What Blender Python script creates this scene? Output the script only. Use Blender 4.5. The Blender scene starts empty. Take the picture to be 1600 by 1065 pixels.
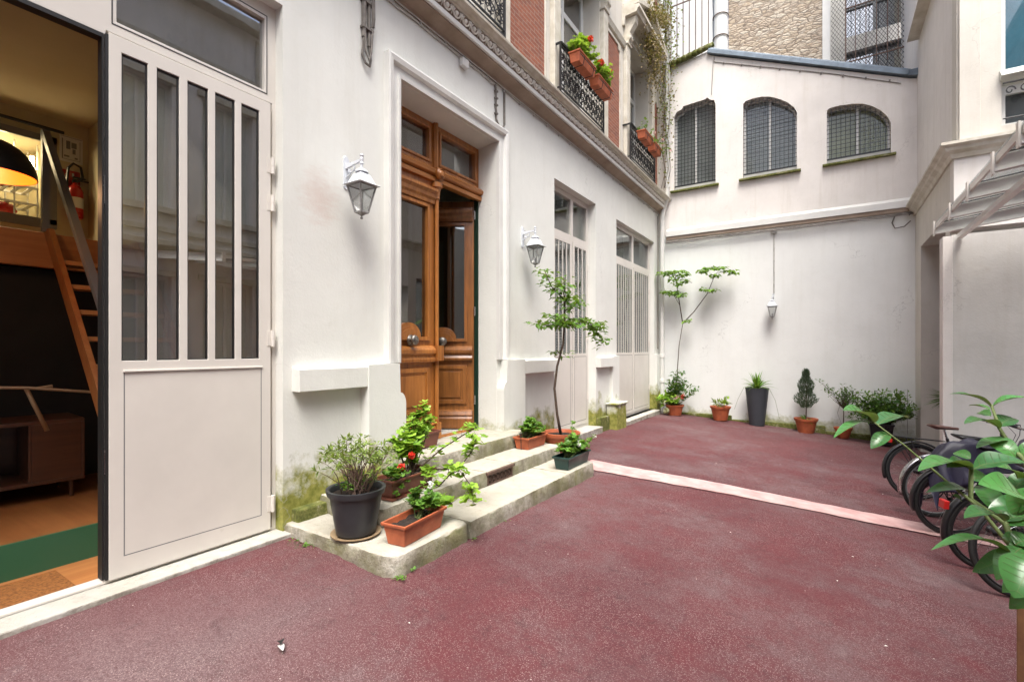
import bpy, math, random
from mathutils import Vector, Matrix
from mathutils.geometry import tessellate_polygon
R = math.radians
rnd = random.Random(7)
S = bpy.context.scene
COL = S.collection

# ------------------------------------------------------------------ camera
TH = math.atan(490/756)
cd = bpy.data.cameras.new("camera"); cam = bpy.data.objects.new("camera", cd); COL.objects.link(cam)
cam.location = (0, 0, 1.5); cam.rotation_euler = (R(90), 0, TH)
cd.sensor_width = 36; cd.lens = 36*756/1600; cd.shift_y = 12.5/1600; cd.clip_start = .05; cd.clip_end = 300
S.camera = cam
# ------------------------------------------------------------------ world, sun, exposure
SUN_EL, SUN_AZ = 64, 148      # azimuth clockwise from +Y
w = bpy.data.worlds.new("World"); S.world = w; w.use_nodes = True
nt = w.node_tree; bg = nt.nodes["Background"]
sky = nt.nodes.new("ShaderNodeTexSky"); sky.sky_type = 'NISHITA'; sky.sun_disc = False
sky.sun_elevation = R(SUN_EL); sky.sun_rotation = R(SUN_AZ)
sky.air_density = 1.0; sky.dust_density = 6.0; sky.ozone_density = .6
nt.links.new(sky.outputs[0], bg.inputs[0]); bg.inputs[1].default_value = .15
sl = bpy.data.lights.new("sun", 'SUN'); sl.energy = 1.5; sl.angle = R(32); sl.color = (.93, .985, 1)
so = bpy.data.objects.new("sun", sl); COL.objects.link(so)
sd = Vector((math.sin(R(SUN_AZ))*math.cos(R(SUN_EL)), math.cos(R(SUN_AZ))*math.cos(R(SUN_EL)), math.sin(R(SUN_EL))))
so.rotation_euler = sd.to_track_quat('Z', 'Y').to_euler(); so.location = sd*20
S.view_settings.view_transform = 'Standard'; S.view_settings.look = 'None'
S.view_settings.gamma = 1; S.view_settings.exposure = 1.5
S.cycles.max_bounces = 8; S.cycles.diffuse_bounces = 5; S.cycles.transparent_max_bounces = 24
S.cycles.caustics_reflective = False; S.cycles.caustics_refractive = False

# ------------------------------------------------------------------ materials
def hexc(h):
    h = h.lstrip('#'); c = [int(h[i:i+2], 16)/255 for i in (0, 2, 4)]
    return tuple((x/12.92 if x <= .04045 else ((x+.055)/1.055)**2.4) for x in c)
class NT:
    def __init__(s, name):
        s.m = bpy.data.materials.new(name); s.m.use_nodes = True; s.t = s.m.node_tree
        s.b = s.t.nodes["Principled BSDF"]; s.out = s.t.nodes["Material Output"]
        s.tc = s.t.nodes.new("ShaderNodeTexCoord")
    def n(s, typ, ins=None, **kw):
        x = s.t.nodes.new(typ)
        for k, v in kw.items(): setattr(x, k, v)
        for k, v in (ins or {}).items(): s.set(x, k, v)
        return x
    def set(s, x, k, v):
        if isinstance(v, bpy.types.NodeSocket): s.t.links.new(v, x.inputs[k])
        else:
            if isinstance(v, tuple) and len(v) == 3 and x.inputs[k].type == 'RGBA': v = v+(1,)
            x.inputs[k].default_value = v
    def map(s, scale=(1, 1, 1), src=None, rot=(0, 0, 0)):
        return s.n("ShaderNodeMapping", {0: src or s.tc.outputs['Object'], 'Scale': scale, 'Rotation': rot}).outputs[0]
    def noise(s, scale, detail=4, rough=.6, vec=None, out=0):
        return s.n("ShaderNodeTexNoise", {'Vector': vec or s.tc.outputs['Object'], 'Scale': scale, 'Detail': detail, 'Roughness': rough}).outputs[out]
    def ramp(s, fac, stops):
        r = s.n("ShaderNodeValToRGB", {0: fac}); e = r.color_ramp.elements
        while len(e) < len(stops): e.new(.5)
        for i, (p, c) in enumerate(stops):
            e[i].position = p; c = (c, c, c) if not isinstance(c, tuple) else c; e[i].color = c+(1,)
        return r.outputs[0]
    def mix(s, fac, a, b, mode='MIX'):
        x = s.n("ShaderNodeMix", data_type='RGBA', blend_type=mode)
        s.set(x, 0, fac); s.set(x, 6, a); s.set(x, 7, b); return x.outputs[2]
    def math(s, op, a, b=0.0, c=None):
        x = s.n("ShaderNodeMath", operation=op); s.set(x, 0, a); s.set(x, 1, b)
        if c is not None: s.set(x, 2, c)
        return x.outputs[0]
    def bump(s, h, st, dist=.01):
        b = s.n("ShaderNodeBump", {'Height': h, 'Strength': st, 'Distance': dist}); s.t.links.new(b.outputs[0], s.b.inputs['Normal'])
    def fin(s, col=None, rough=None, **kw):
        if col is not None: s.set(s.b, 'Base Color', col)
        if rough is not None: s.set(s.b, 'Roughness', rough)
        for k, v in kw.items(): s.set(s.b, k.replace('_', ' '), v)
        return s.m
    def sep(s): return s.n("ShaderNodeSeparateXYZ", {0: s.tc.outputs['Object']}).outputs

def plain(name, c, rough=.5, var=.12, scale=8, bump=.05, metallic=0, c2=None, **kw):
    t = NT(name); n = t.noise(scale, 5)
    c2 = c2 or tuple(x*(1-var*2) for x in c)
    col = t.mix(t.ramp(n, [(.3, 0.0), (.7, 1.0)]), c, c2)
    if bump: t.bump(t.noise(scale*6, 3), bump)
    rr = t.math('MULTIPLY_ADD', n, .3, rough-.15)
    return t.fin(col, rr, Metallic=metallic, **kw)

def wall_mat(name, c, dirty=.25, moss=0.0, moss_z=.3, streak=.3, smear=False):
    t = NT(name); n = t.noise(.9, 6, .65)
    col = t.mix(t.ramp(n, [(.35, 0.0), (.75, 1.0)]), c, tuple(x*(1-dirty*.5) for x in c))
    st = t.noise(1.0, 6, .7, t.map((7, 7, .5)))
    col = t.mix(t.math('MULTIPLY', t.ramp(st, [(.5, 0.0), (.8, 1.0)]), streak), col, tuple(x*y for x, y in zip(c, (.72, .69, .63))))
    blot = t.noise(3.5, 8, .75)
    col = t.mix(t.math('MULTIPLY', t.ramp(blot, [(.56, 0.0), (.72, 1.0)]), dirty), col, tuple(x*y for x, y in zip(c, (.8, .78, .72))))
    if moss:
        z = t.sep(); nn = t.noise(5, 8, .7)
        h = t.math('ADD', z[2], t.math('MULTIPLY', t.math('SUBTRACT', nn, .5), .9))
        h = t.math('ADD', h, t.math('MULTIPLY', t.math('SUBTRACT', t.noise(.8, 3), .5), 1.2))
        k = t.ramp(t.math('MULTIPLY_ADD', h, -1/.5, moss_z/.5+.5), [(.3, 0.0), (.8, 1.0)])
        mc = t.mix(t.ramp(t.noise(14, 6), [(.35, 0.0), (.65, 1.0)]), (.13, .145, .015), (.30, .29, .07))
        col = t.mix(t.math('MULTIPLY', k, moss), col, mc)
    vw = t.n("ShaderNodeVectorMath", {0: t.tc.outputs['Object'], 1: t.noise(2.0, 4, .6, out=1)}, operation='ADD').outputs[0]
    ce = t.n("ShaderNodeTexVoronoi", {'Vector': vw, 'Scale': .55}, feature='DISTANCE_TO_EDGE')
    ck = t.math('MULTIPLY', t.ramp(ce.outputs[0], [(.0, 1.0), (.0035, 0.0)]), t.ramp(t.noise(.7, 3), [(.5, 0.0), (.6, .5)]))
    col = t.mix(ck, col, tuple(x*.45 for x in c))
    ch = t.math('MULTIPLY', t.ramp(t.noise(11, 6, .75), [(.70, 0.0), (.73, 1.0)]), .35)
    col = t.mix(ch, col, tuple(x*y for x, y in zip(c, (.62, .58, .50))))
    if smear:
        dv = t.n("ShaderNodeVectorMath", {0: t.n("ShaderNodeVectorMath", {0: t.tc.outputs['Object'], 1: (-3.65, 2.60, 2.80)}, operation='SUBTRACT').outputs[0], 1: (1, 4.2, 3.2)}, operation='MULTIPLY').outputs[0]
        ln = t.n("ShaderNodeVectorMath", {0: dv}, operation='LENGTH').outputs['Value']
        k = t.ramp(t.math('ADD', ln, t.math('MULTIPLY', t.math('SUBTRACT', t.noise(4, 6, .7, t.map((1, 2, 6))), .5), 1.6)), [(.15, 1.0), (.95, 0.0)])
        col = t.mix(t.math('MULTIPLY', k, .38), col, (.50, .33, .27))
    t.bump(t.math('ADD', t.noise(1.5, 8, .7), t.math('MULTIPLY', t.noise(40, 4, .7), .25)), .35, .02)
    return t.fin(col, .85)

def leaf_mat(name, c, c2, rough=.45, trans=.35, spec=.4):
    t = NT(name); g = t.n("ShaderNodeNewGeometry").outputs['Random Per Island']
    col = t.ramp(g, [(0, c), (.55, c2), (1, tuple(min(1, x*1.5) for x in c2))])
    col = t.mix(.3, col, t.mix(t.noise(25, 3), (0.02, .03, .01), c2))
    t.fin(col, rough); t.b.inputs['Specular IOR Level'].default_value = spec
    tr = t.n("ShaderNodeBsdfTranslucent", {0: t.mix(.5, col, (.35, .45, .03), 'MIX')})
    mx = t.n("ShaderNodeMixShader", {0: trans, 1: t.b.outputs[0], 2: tr.outputs[0]})
    t.t.links.new(mx.outputs[0], t.out.inputs[0]); return t.m

def glass_mat(name, tint=(.75, .78, .75), refl=1.0):
    t = NT(name)
    wv = t.noise(2.5, 2); bp = t.n("ShaderNodeBump", {'Height': wv, 'Strength': .008, 'Distance': .05})
    fr = t.n("ShaderNodeFresnel", {0: 1.9, 'Normal': bp.outputs[0]}); f = t.math('MINIMUM', t.math('MULTIPLY', fr.outputs[0], refl), .95)
    gl = t.n("ShaderNodeBsdfGlossy", {0: (.95, .95, .95), 'Roughness': .015, 'Normal': bp.outputs[0]}); tr = t.n("ShaderNodeBsdfTransparent", {0: tint})
    mx = t.n("ShaderNodeMixShader", {0: f, 1: tr.outputs[0], 2: gl.outputs[0]})
    t.t.links.new(mx.outputs[0], t.out.inputs[0]); return t.m

def brick_mat(name, rot, sw=.22, sh=.065, c1=(.27, .075, .035), c2=(.15, .04, .025), mortar=(.30, .23, .18)):
    t = NT(name); z = t.sep()
    v = t.n("ShaderNodeCombineXYZ", {0: z[rot], 1: z[2], 2: 0.0}).outputs[0]
    v2 = t.n("ShaderNodeVectorMath", {0: v, 1: t.math('MULTIPLY', t.noise(6, 2), .012)}, operation='ADD').outputs[0]
    b = t.n("ShaderNodeTexBrick", {'Vector': v2, 'Color1': c1, 'Color2': c2, 'Mortar': mortar, 'Scale': 1.0, 'Mortar Size': .006, 'Bias': -.1, 'Brick Width': sw, 'Row Height': sh})
    col = t.mix(t.math('MULTIPLY', t.ramp(t.noise(9, 6), [(.55, 0.0), (.7, 1.0)]), .6), b.outputs[0], (.1, .055, .06))
    col = t.mix(.35, col, t.ramp(t.noise(35, 4), [(.3, (.09, .03, .025)), (.7, (.38, .16, .09))]))
    t.bump(t.math('ADD', t.math('MULTIPLY', b.outputs[1], -1.0), t.math('MULTIPLY', t.noise(50, 4), .4)), .6, .01)
    return t.fin(col, .85)

def wood_mat(name, c1, c2, rough=.35, axis=2, scale=1.0, coat=.3):
    t = NT(name); sc = [22*scale]*3; sc[axis] = 1.2*scale
    g = t.noise(1.0, 8, .65, t.map(tuple(sc))); g2 = t.noise(1.6, 3)
    col = t.ramp(g, [(.32, c2), (.5, tuple((a+b)/2 for a, b in zip(c1, c2))), (.68, c1)])
    col = t.mix(t.math('MULTIPLY', t.ramp(g2, [(.35, 0.0), (.7, 1.0)]), .45), col, tuple(x*.55 for x in c2))
    t.bump(g, .15, .005)
    t.fin(col, rough); t.b.inputs['Coat Weight'].default_value = coat; t.b.inputs['Coat Roughness'].default_value = .25
    return t.m

def ground_mat():
    t = NT('resin_asphalt'); o = t.tc.outputs['Object']
    big = t.noise(.55, 7, .7); mid = t.noise(2.2, 7, .75)
    col = t.mix(t.ramp(mid, [(.3, 0.0), (.75, 1.0)]), (.094, .0175, .0215), (.056, .0140, .0175))
    worn = t.math('MULTIPLY', t.ramp(big, [(.42, 0.0), (.62, 1.0)]), t.ramp(mid, [(.35, 0.3), (.7, 1.0)]))
    # trodden band in front of the gate, where the red coat is scuffed off the stone
    z = t.sep()
    gx = t.math('ABSOLUTE', t.math('ADD', z[0], 2.6)); gy = t.math('ABSOLUTE', t.math('SUBTRACT', z[1], .9))
    near = t.ramp(t.math('ADD', t.math('ADD', t.math('MULTIPLY', gx, .45), t.math('MULTIPLY', gy, .35)), t.math('MULTIPLY', mid, .5)), [(.35, 1.0), (.95, 0.0)])
    worn = t.math('MAXIMUM', t.math('MULTIPLY', worn, .7), t.math('MULTIPLY', near, .75))
    patch = t.ramp(t.noise(.9, 5, .6, t.map((1, .45, 1), rot=(0, 0, .5))), [(.52, 0.0), (.60, 1.0)])
    col = t.mix(t.math('MULTIPLY', patch, .35), col, (.032, .012, .016))
    vw = t.n("ShaderNodeVectorMath", {0: o, 1: t.noise(1.5, 6, .7, out=1)}, operation='ADD').outputs[0]
    ce = t.n("ShaderNodeTexVoronoi", {'Vector': vw, 'Scale': .42}, feature='DISTANCE_TO_EDGE')
    ck = t.math('MULTIPLY', t.ramp(ce.outputs[0], [(.0, 1.0), (.005, 0.0)]), t.ramp(t.noise(.8, 3), [(.5, 0.0), (.58, .8)]))
    col = t.mix(ck, col, (.02, .010, .012))
    fine = t.noise(95, 3, .8)
    col = t.mix(t.math('MULTIPLY', t.ramp(t.noise(70, 4, .85), [(.40, 0.0), (.62, 1.0)]), .45), col, (.128, .050, .053))
    col = t.mix(worn, col, t.ramp(fine, [(.35, (.075, .042, .046)), (.65, (.20, .150, .150))]))
    vo = t.n("ShaderNodeTexVoronoi", {'Vector': o, 'Scale': 165.0, 'Randomness': 1.0})
    sp = t.math('MULTIPLY', t.ramp(vo.outputs['Distance'], [(.25, 1.0), (.48, 0.0)]), t.ramp(t.n("ShaderNodeSeparateColor", {0: vo.outputs['Color']}).outputs[0], [(.45, 0.0), (.70, 1.0)]))
    sp = t.math('MULTIPLY', sp, t.ramp(t.noise(1.3, 5, .7), [(.35, .25), (.65, 1.0)]))
    col = t.mix(t.math('MULTIPLY', sp, .8), col, (.36, .28, .27))
    vo2 = t.n("ShaderNodeTexVoronoi", {'Vector': o, 'Scale': 18.0, 'Randomness': 1.0})
    sp2 = t.math('MULTIPLY', t.ramp(vo2.outputs['Distance'], [(.05, 1.0), (.09, 0.0)]), t.ramp(t.n("ShaderNodeSeparateColor", {0: vo2.outputs['Color']}).outputs[1], [(.85, 0.0), (.9, 1.0)]))
    col = t.mix(sp2, col, (.42, .36, .33))
    dk = t.ramp(t.noise(7, 6, .8), [(.55, 0.0), (.72, 1.0)])
    col = t.mix(t.math('MULTIPLY', dk, .5), col, (.028, .017, .018))
    t.bump(t.math('ADD', t.noise(90, 4, .8), t.math('MULTIPLY', t.noise(8, 5), .8)), .7, .006)
    t.b.inputs['Specular IOR Level'].default_value = .3
    return t.fin(col, .8)

def stone_mat(name, c, moss=.6, rough=.8):
    t = NT(name); n = t.noise(3, 8, .7); n2 = t.noise(12, 6, .7)
    geo = t.n("ShaderNodeNewGeometry"); nz = t.n("ShaderNodeSeparateXYZ", {0: geo.outputs['Normal']}).outputs[2]
    side = t.ramp(nz, [(.4, 1.0), (.8, 0.0)])
    col = t.mix(t.ramp(n, [(.3, 0.0), (.7, 1.0)]), c, tuple(x*y for x, y in zip(c, (.82, .78, .70))))
    col = t.mix(t.math('MULTIPLY', t.ramp(n2, [(.55, 0.0), (.75, 1.0)]), .5), col, tuple(x*.45 for x in c))
    k = t.math('MULTIPLY', t.math('MULTIPLY', side, t.ramp(t.noise(2.2, 7, .7), [(.40, 0.0), (.62, 1.0)])), moss)
    col = t.mix(k, col, t.ramp(n2, [(.35, (.08, .09, .02)), (.65, (.27, .26, .11))]))
    k2 = t.math('MULTIPLY', side, t.ramp(t.noise(6, 8, .8), [(.42, 0.0), (.62, .7)]))
    col = t.mix(k2, col, (.11, .095, .07))
    t.bump(t.math('ADD', n2, t.math('MULTIPLY', t.noise(60, 4, .8), .5)), .8, .02)
    return t.fin(col, rough)

def mossy_mat():
    t = NT('mossy_stone'); n = t.noise(6, 8, .75); n2 = t.noise(24, 6, .8); z = t.sep()
    col = t.ramp(n, [(.34, (.055, .07, .008)), (.46, (.12, .135, .018)), (.56, (.21, .21, .06)), (.68, (.42, .40, .30))])
    col = t.mix(t.ramp(n2, [(.4, .5), (.7, 0.0)]), col, (.04, .045, .012))
    t.bump(t.math('ADD', n, t.math('MULTIPLY', n2, .6)), .7, .015)
    return t.fin(col, .9)

def rubble_mat():
    t = NT('rubble_stone')
    nz = t.noise(3.5, 4, .6, out=1); v = t.n("ShaderNodeVectorMath", {0: t.map((5.5, 5.5, 12)), 1: t.n("ShaderNodeVectorMath", {0: nz, 1: (.9, .9, .9)}, operation='MULTIPLY').outputs[0]}, operation='ADD').outputs[0]
    vo = t.n("ShaderNodeTexVoronoi", {'Vector': v, 'Scale': 1.0, 'Randomness': 1.0})
    e = t.n("ShaderNodeTexVoronoi", {'Vector': v, 'Scale': 1.0}, feature='DISTANCE_TO_EDGE')
    r = t.n("ShaderNodeSeparateColor", {0: vo.outputs['Color']}).outputs[0]
    col = t.ramp(r, [(0, (.17, .12, .08)), (.3, (.34, .26, .17)), (.6, (.42, .35, .27)), (.85, (.50, .46, .38)), (1, (.20, .14, .09))])
    col = t.mix(.5, col, t.ramp(t.noise(14, 9, .8), [(.3, (.12, .09, .07)), (.5, (.45, .38, .30)), (.7, (.75, .70, .6))]))
    gap = t.math('MULTIPLY', t.ramp(e.outputs[0], [(.02, 1.0), (.12, 0.0)]), t.ramp(t.noise(4, 4), [(.35, .25), (.65, 1.0)]))
    col = t.mix(gap, col, (.14, .11, .085))
    t.bump(t.math('ADD', t.math('MINIMUM', e.outputs[0], .2), t.math('MULTIPLY', t.noise(20, 6, .75), .35)), .8, .05)
    return t.fin(col, .9)

M = dict(
 white=wall_mat('white_render', (.70, .71, .67), .25, 1.0, .50, .22, True),
 white_b=wall_mat('white_render_back', (.73, .745, .725), .22, .75, -.12, .2),
 pink=wall_mat('pinkish_render', (.71, .68, .645), .35, 0, 0, .5),
 cream=wall_mat('cream_render', (.62, .59, .53), .4, 0, 0, .55),
 grey_render=wall_mat('grey_render', (.62, .61, .58), .5, 0, 0, .5),
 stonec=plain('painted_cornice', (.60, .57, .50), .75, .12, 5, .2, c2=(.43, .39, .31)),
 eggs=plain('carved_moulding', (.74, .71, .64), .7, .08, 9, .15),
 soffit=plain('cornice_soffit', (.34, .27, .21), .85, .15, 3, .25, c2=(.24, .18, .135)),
 frame=plain('beige_lacquered_metal', (.65, .62, .57), .35, .05, 2, 0),
 frame_d=plain('black_gasket', (.012, .012, .012), .5, .1, 5, 0),
 gwhite=plain('glossy_white_paint', (.68, .68, .65), .4, .06, 3, .06),
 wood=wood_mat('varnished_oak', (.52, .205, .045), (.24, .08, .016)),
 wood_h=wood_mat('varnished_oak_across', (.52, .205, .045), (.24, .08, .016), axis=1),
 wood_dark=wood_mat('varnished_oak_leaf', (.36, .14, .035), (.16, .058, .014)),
 pine=wood_mat('pine_beam', (.50, .22, .07), (.36, .13, .04), .5, 1, .6, 0),
 pine_light=wood_mat('pine_tread', (.66, .34, .13), (.50, .22, .08), .5, 1, .6, 0),
 pine_v=wood_mat('pine_stringer', (.50, .22, .07), (.36, .13, .04), .5, 2, .6, 0),
 parquet=wood_mat('parquet', (.34, .14, .045), (.22, .08, .025), .4, 0, .5, .1),
 cabinet=wood_mat('dark_cabinet_wood', (.11, .042, .02), (.05, .02, .011), .35, 1, .5, .2),
 ground=ground_mat(),
 strip=plain('pale_pink_concrete', (.56, .38, .36), .7, .15, 5, .3, c2=(.40, .22, .21)),
 stone=stone_mat('step_limestone', (.46, .44, .385), .9),
 sill_st=stone_mat('threshold_stone', (.48, .47, .44), .2),
 mossy=mossy_mat(),
 brick=brick_mat('red_brick', 1),
 rubble=rubble_mat(),
 glass=glass_mat('window_glass', (.72, .75, .72), 3.2),
 glass_dark=glass_mat('door_glass', (.55, .58, .54), 2.2),
 glass_soft=glass_mat('dull_window_glass', (.9, .92, .92), .3),
 glass_clear=glass_mat('clear_glass', (.92, .94, .94), .7),
 blueglass=plain('blue_curtained_glass', (.04, .20, .29), .4, .3, 2, 0, c2=(.02, .11, .17)),
 iron=plain('black_iron', (.012, .012, .014), .45, .2, 20, .1),
 rust=plain('rusty_iron', (.13, .075, .055), .7, .2, 15, .2),
 zinc=plain('zinc', (.20, .25, .30), .45, .2, 4, .1, .3, c2=(.11, .14, .17)),
 lantern=plain('lantern_white_paint', (.62, .65, .69), .4, .05, 12, .05),
 lantern_g=plain('lantern_grey_paint', (.30, .30, .30), .5, .2, 25, .15, c2=(.20, .20, .19)),
 terracotta=plain('terracotta', (.46, .12, .045), .6, .15, 9, .15, c2=(.28, .07, .03)),
 terra_b=plain('brown_plastic', (.17, .055, .035), .5, .1, 8, .1),
 darkpot=plain('dark_grey_plastic', (.028, .030, .034), .45, .1, 6, .1),
 greenpot=plain('green_plastic', (.016, .05, .045), .4, .1, 6, .05),
 slate=plain('slate_fibre', (.04, .045, .055), .6, .1, 4, .1),
 saucer=plain('tan_saucer', (.34, .24, .14), .6, .15, 10, .1),
 soil=plain('soil', (.03, .018, .012), .95, .3, 30, .8),
 bark=plain('bark', (.10, .065, .045), .85, .25, 30, .5),
 stemg=plain('green_stem', (.14, .19, .06), .7, .2, 20, .1),
 curtain=plain('pale_curtain', (.42, .40, .36), .9, .1, 3, 0),
 blind=plain('grey_blind', (.50, .505, .49), .6, .1, 3, 0),
 blind_dark=plain('dark_blind', (.07, .073, .078), .6, .1, 3, 0),
 blind_y=plain('ochre_curtain', (.42, .42, .24), .8, .15, 3, 0),
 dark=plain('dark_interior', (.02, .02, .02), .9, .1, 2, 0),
 hall=plain('hall_paint', (.60, .62, .57), .8, .05, 2, 0),
 room=plain('room_paint', (.50, .45, .30), .85, .05, 1.5, 0),
 green=plain('green_riser_paint', (.025, .11, .055), .5, .15, 2, .05, c2=(.028, .11, .06)),
 mat=plain('coir_mat', (.42, .16, .035), .95, .3, 60, .9),
 steelg=plain('grey_handrail', (.16, .165, .17), .4, .05, 4, 0),
 whitem=plain('white_metal', (.62, .62, .60), .4, .05, 4, 0),
 red=plain('red_enamel', (.42, .015, .012), .3, .05, 4, 0),
 blue=plain('blue_enamel', (.03, .10, .30), .4, .05, 4, 0),
 orange=plain('orange_enamel', (.85, .22, .02), .4, .05, 4, 0),
 rubber=plain('tyre_rubber', (.012, .012, .012), .7, .2, 30, .2),
 chrome=plain('silver_metal', (.5, .5, .5), .25, .05, 10, 0, 1),
 bikeblk=plain('bicycle_black', (.015, .015, .017), .3, .1, 5, 0),
 bikeblue=plain('bicycle_blue', (.10, .22, .36), .3, .1, 5, 0),
 leather=plain('brown_leather', (.12, .05, .035), .5, .2, 12, .1),
 tarp=plain('purple_black_cover', (.032, .028, .060), .45, .2, 3, .2, c2=(.014, .013, .026)),
 planter=wood_mat('planter_wood', (.22, .11, .045), (.13, .06, .03), .7, 1, .6, 0),
 paper=plain('paper', (.6, .6, .58), .8, .03, 4, 0),
 cable=plain('cable', (.20, .18, .16), .7, .2, 20, .1),
 cable_w=plain('painted_conduit', (.50, .49, .46), .6, .1, 20, .05),
 l_mid=leaf_mat('leaf_green', (.055, .15, .02), (.12, .27, .035)),
 l_dark=leaf_mat('leaf_dark', (.025, .085, .022), (.055, .15, .035)),
 l_lime=leaf_mat('leaf_lime', (.15, .33, .03), (.30, .50, .06), trans=.4),
 l_olive=leaf_mat('leaf_olive', (.08, .13, .03), (.20, .28, .06)),
 l_sap=leaf_mat('leaf_sapling', (.10, .24, .035), (.20, .38, .06), trans=.4),
 l_con=leaf_mat('leaf_conifer', (.035, .065, .045), (.07, .11, .07), trans=.15),
 l_big=leaf_mat('leaf_glossy', (.025, .11, .035), (.055, .19, .045), .30, .14, .5),
 l_dead=leaf_mat('leaf_dead', (.12, .07, .03), (.20, .14, .05), trans=.2),
 f_red=leaf_mat('petal_red', (.55, .01, .01), (.7, .03, .02), trans=.2),
 f_white=leaf_mat('petal_white', (.7, .7, .66), (.75, .75, .72), trans=.2),
 f_pink=leaf_mat('petal_pink', (.6, .3, .3), (.7, .4, .4), trans=.2),
 f_hyd=leaf_mat('petal_cream_green', (.45, .5, .2), (.6, .6, .4), trans=.2),
)
def emit(name, c, s):
    t = NT(name); t.fin(c, .5); t.b.inputs['Emission Color'].default_value = c+(1,); t.b.inputs['Emission Strength'].default_value = s; return t.m
M['canopy_white'] = plain('canopy_white_lacquer', (.78, .77, .74), .35, .03, 3, 0)
M['azalea_stem'] = plain('azalea_stem', (.20, .13, .10), .8, .2, 30, .1)
M['glow'] = emit('lit_bulb', (1, .78, .42), 12)
t_ = M['soffit']

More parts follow.
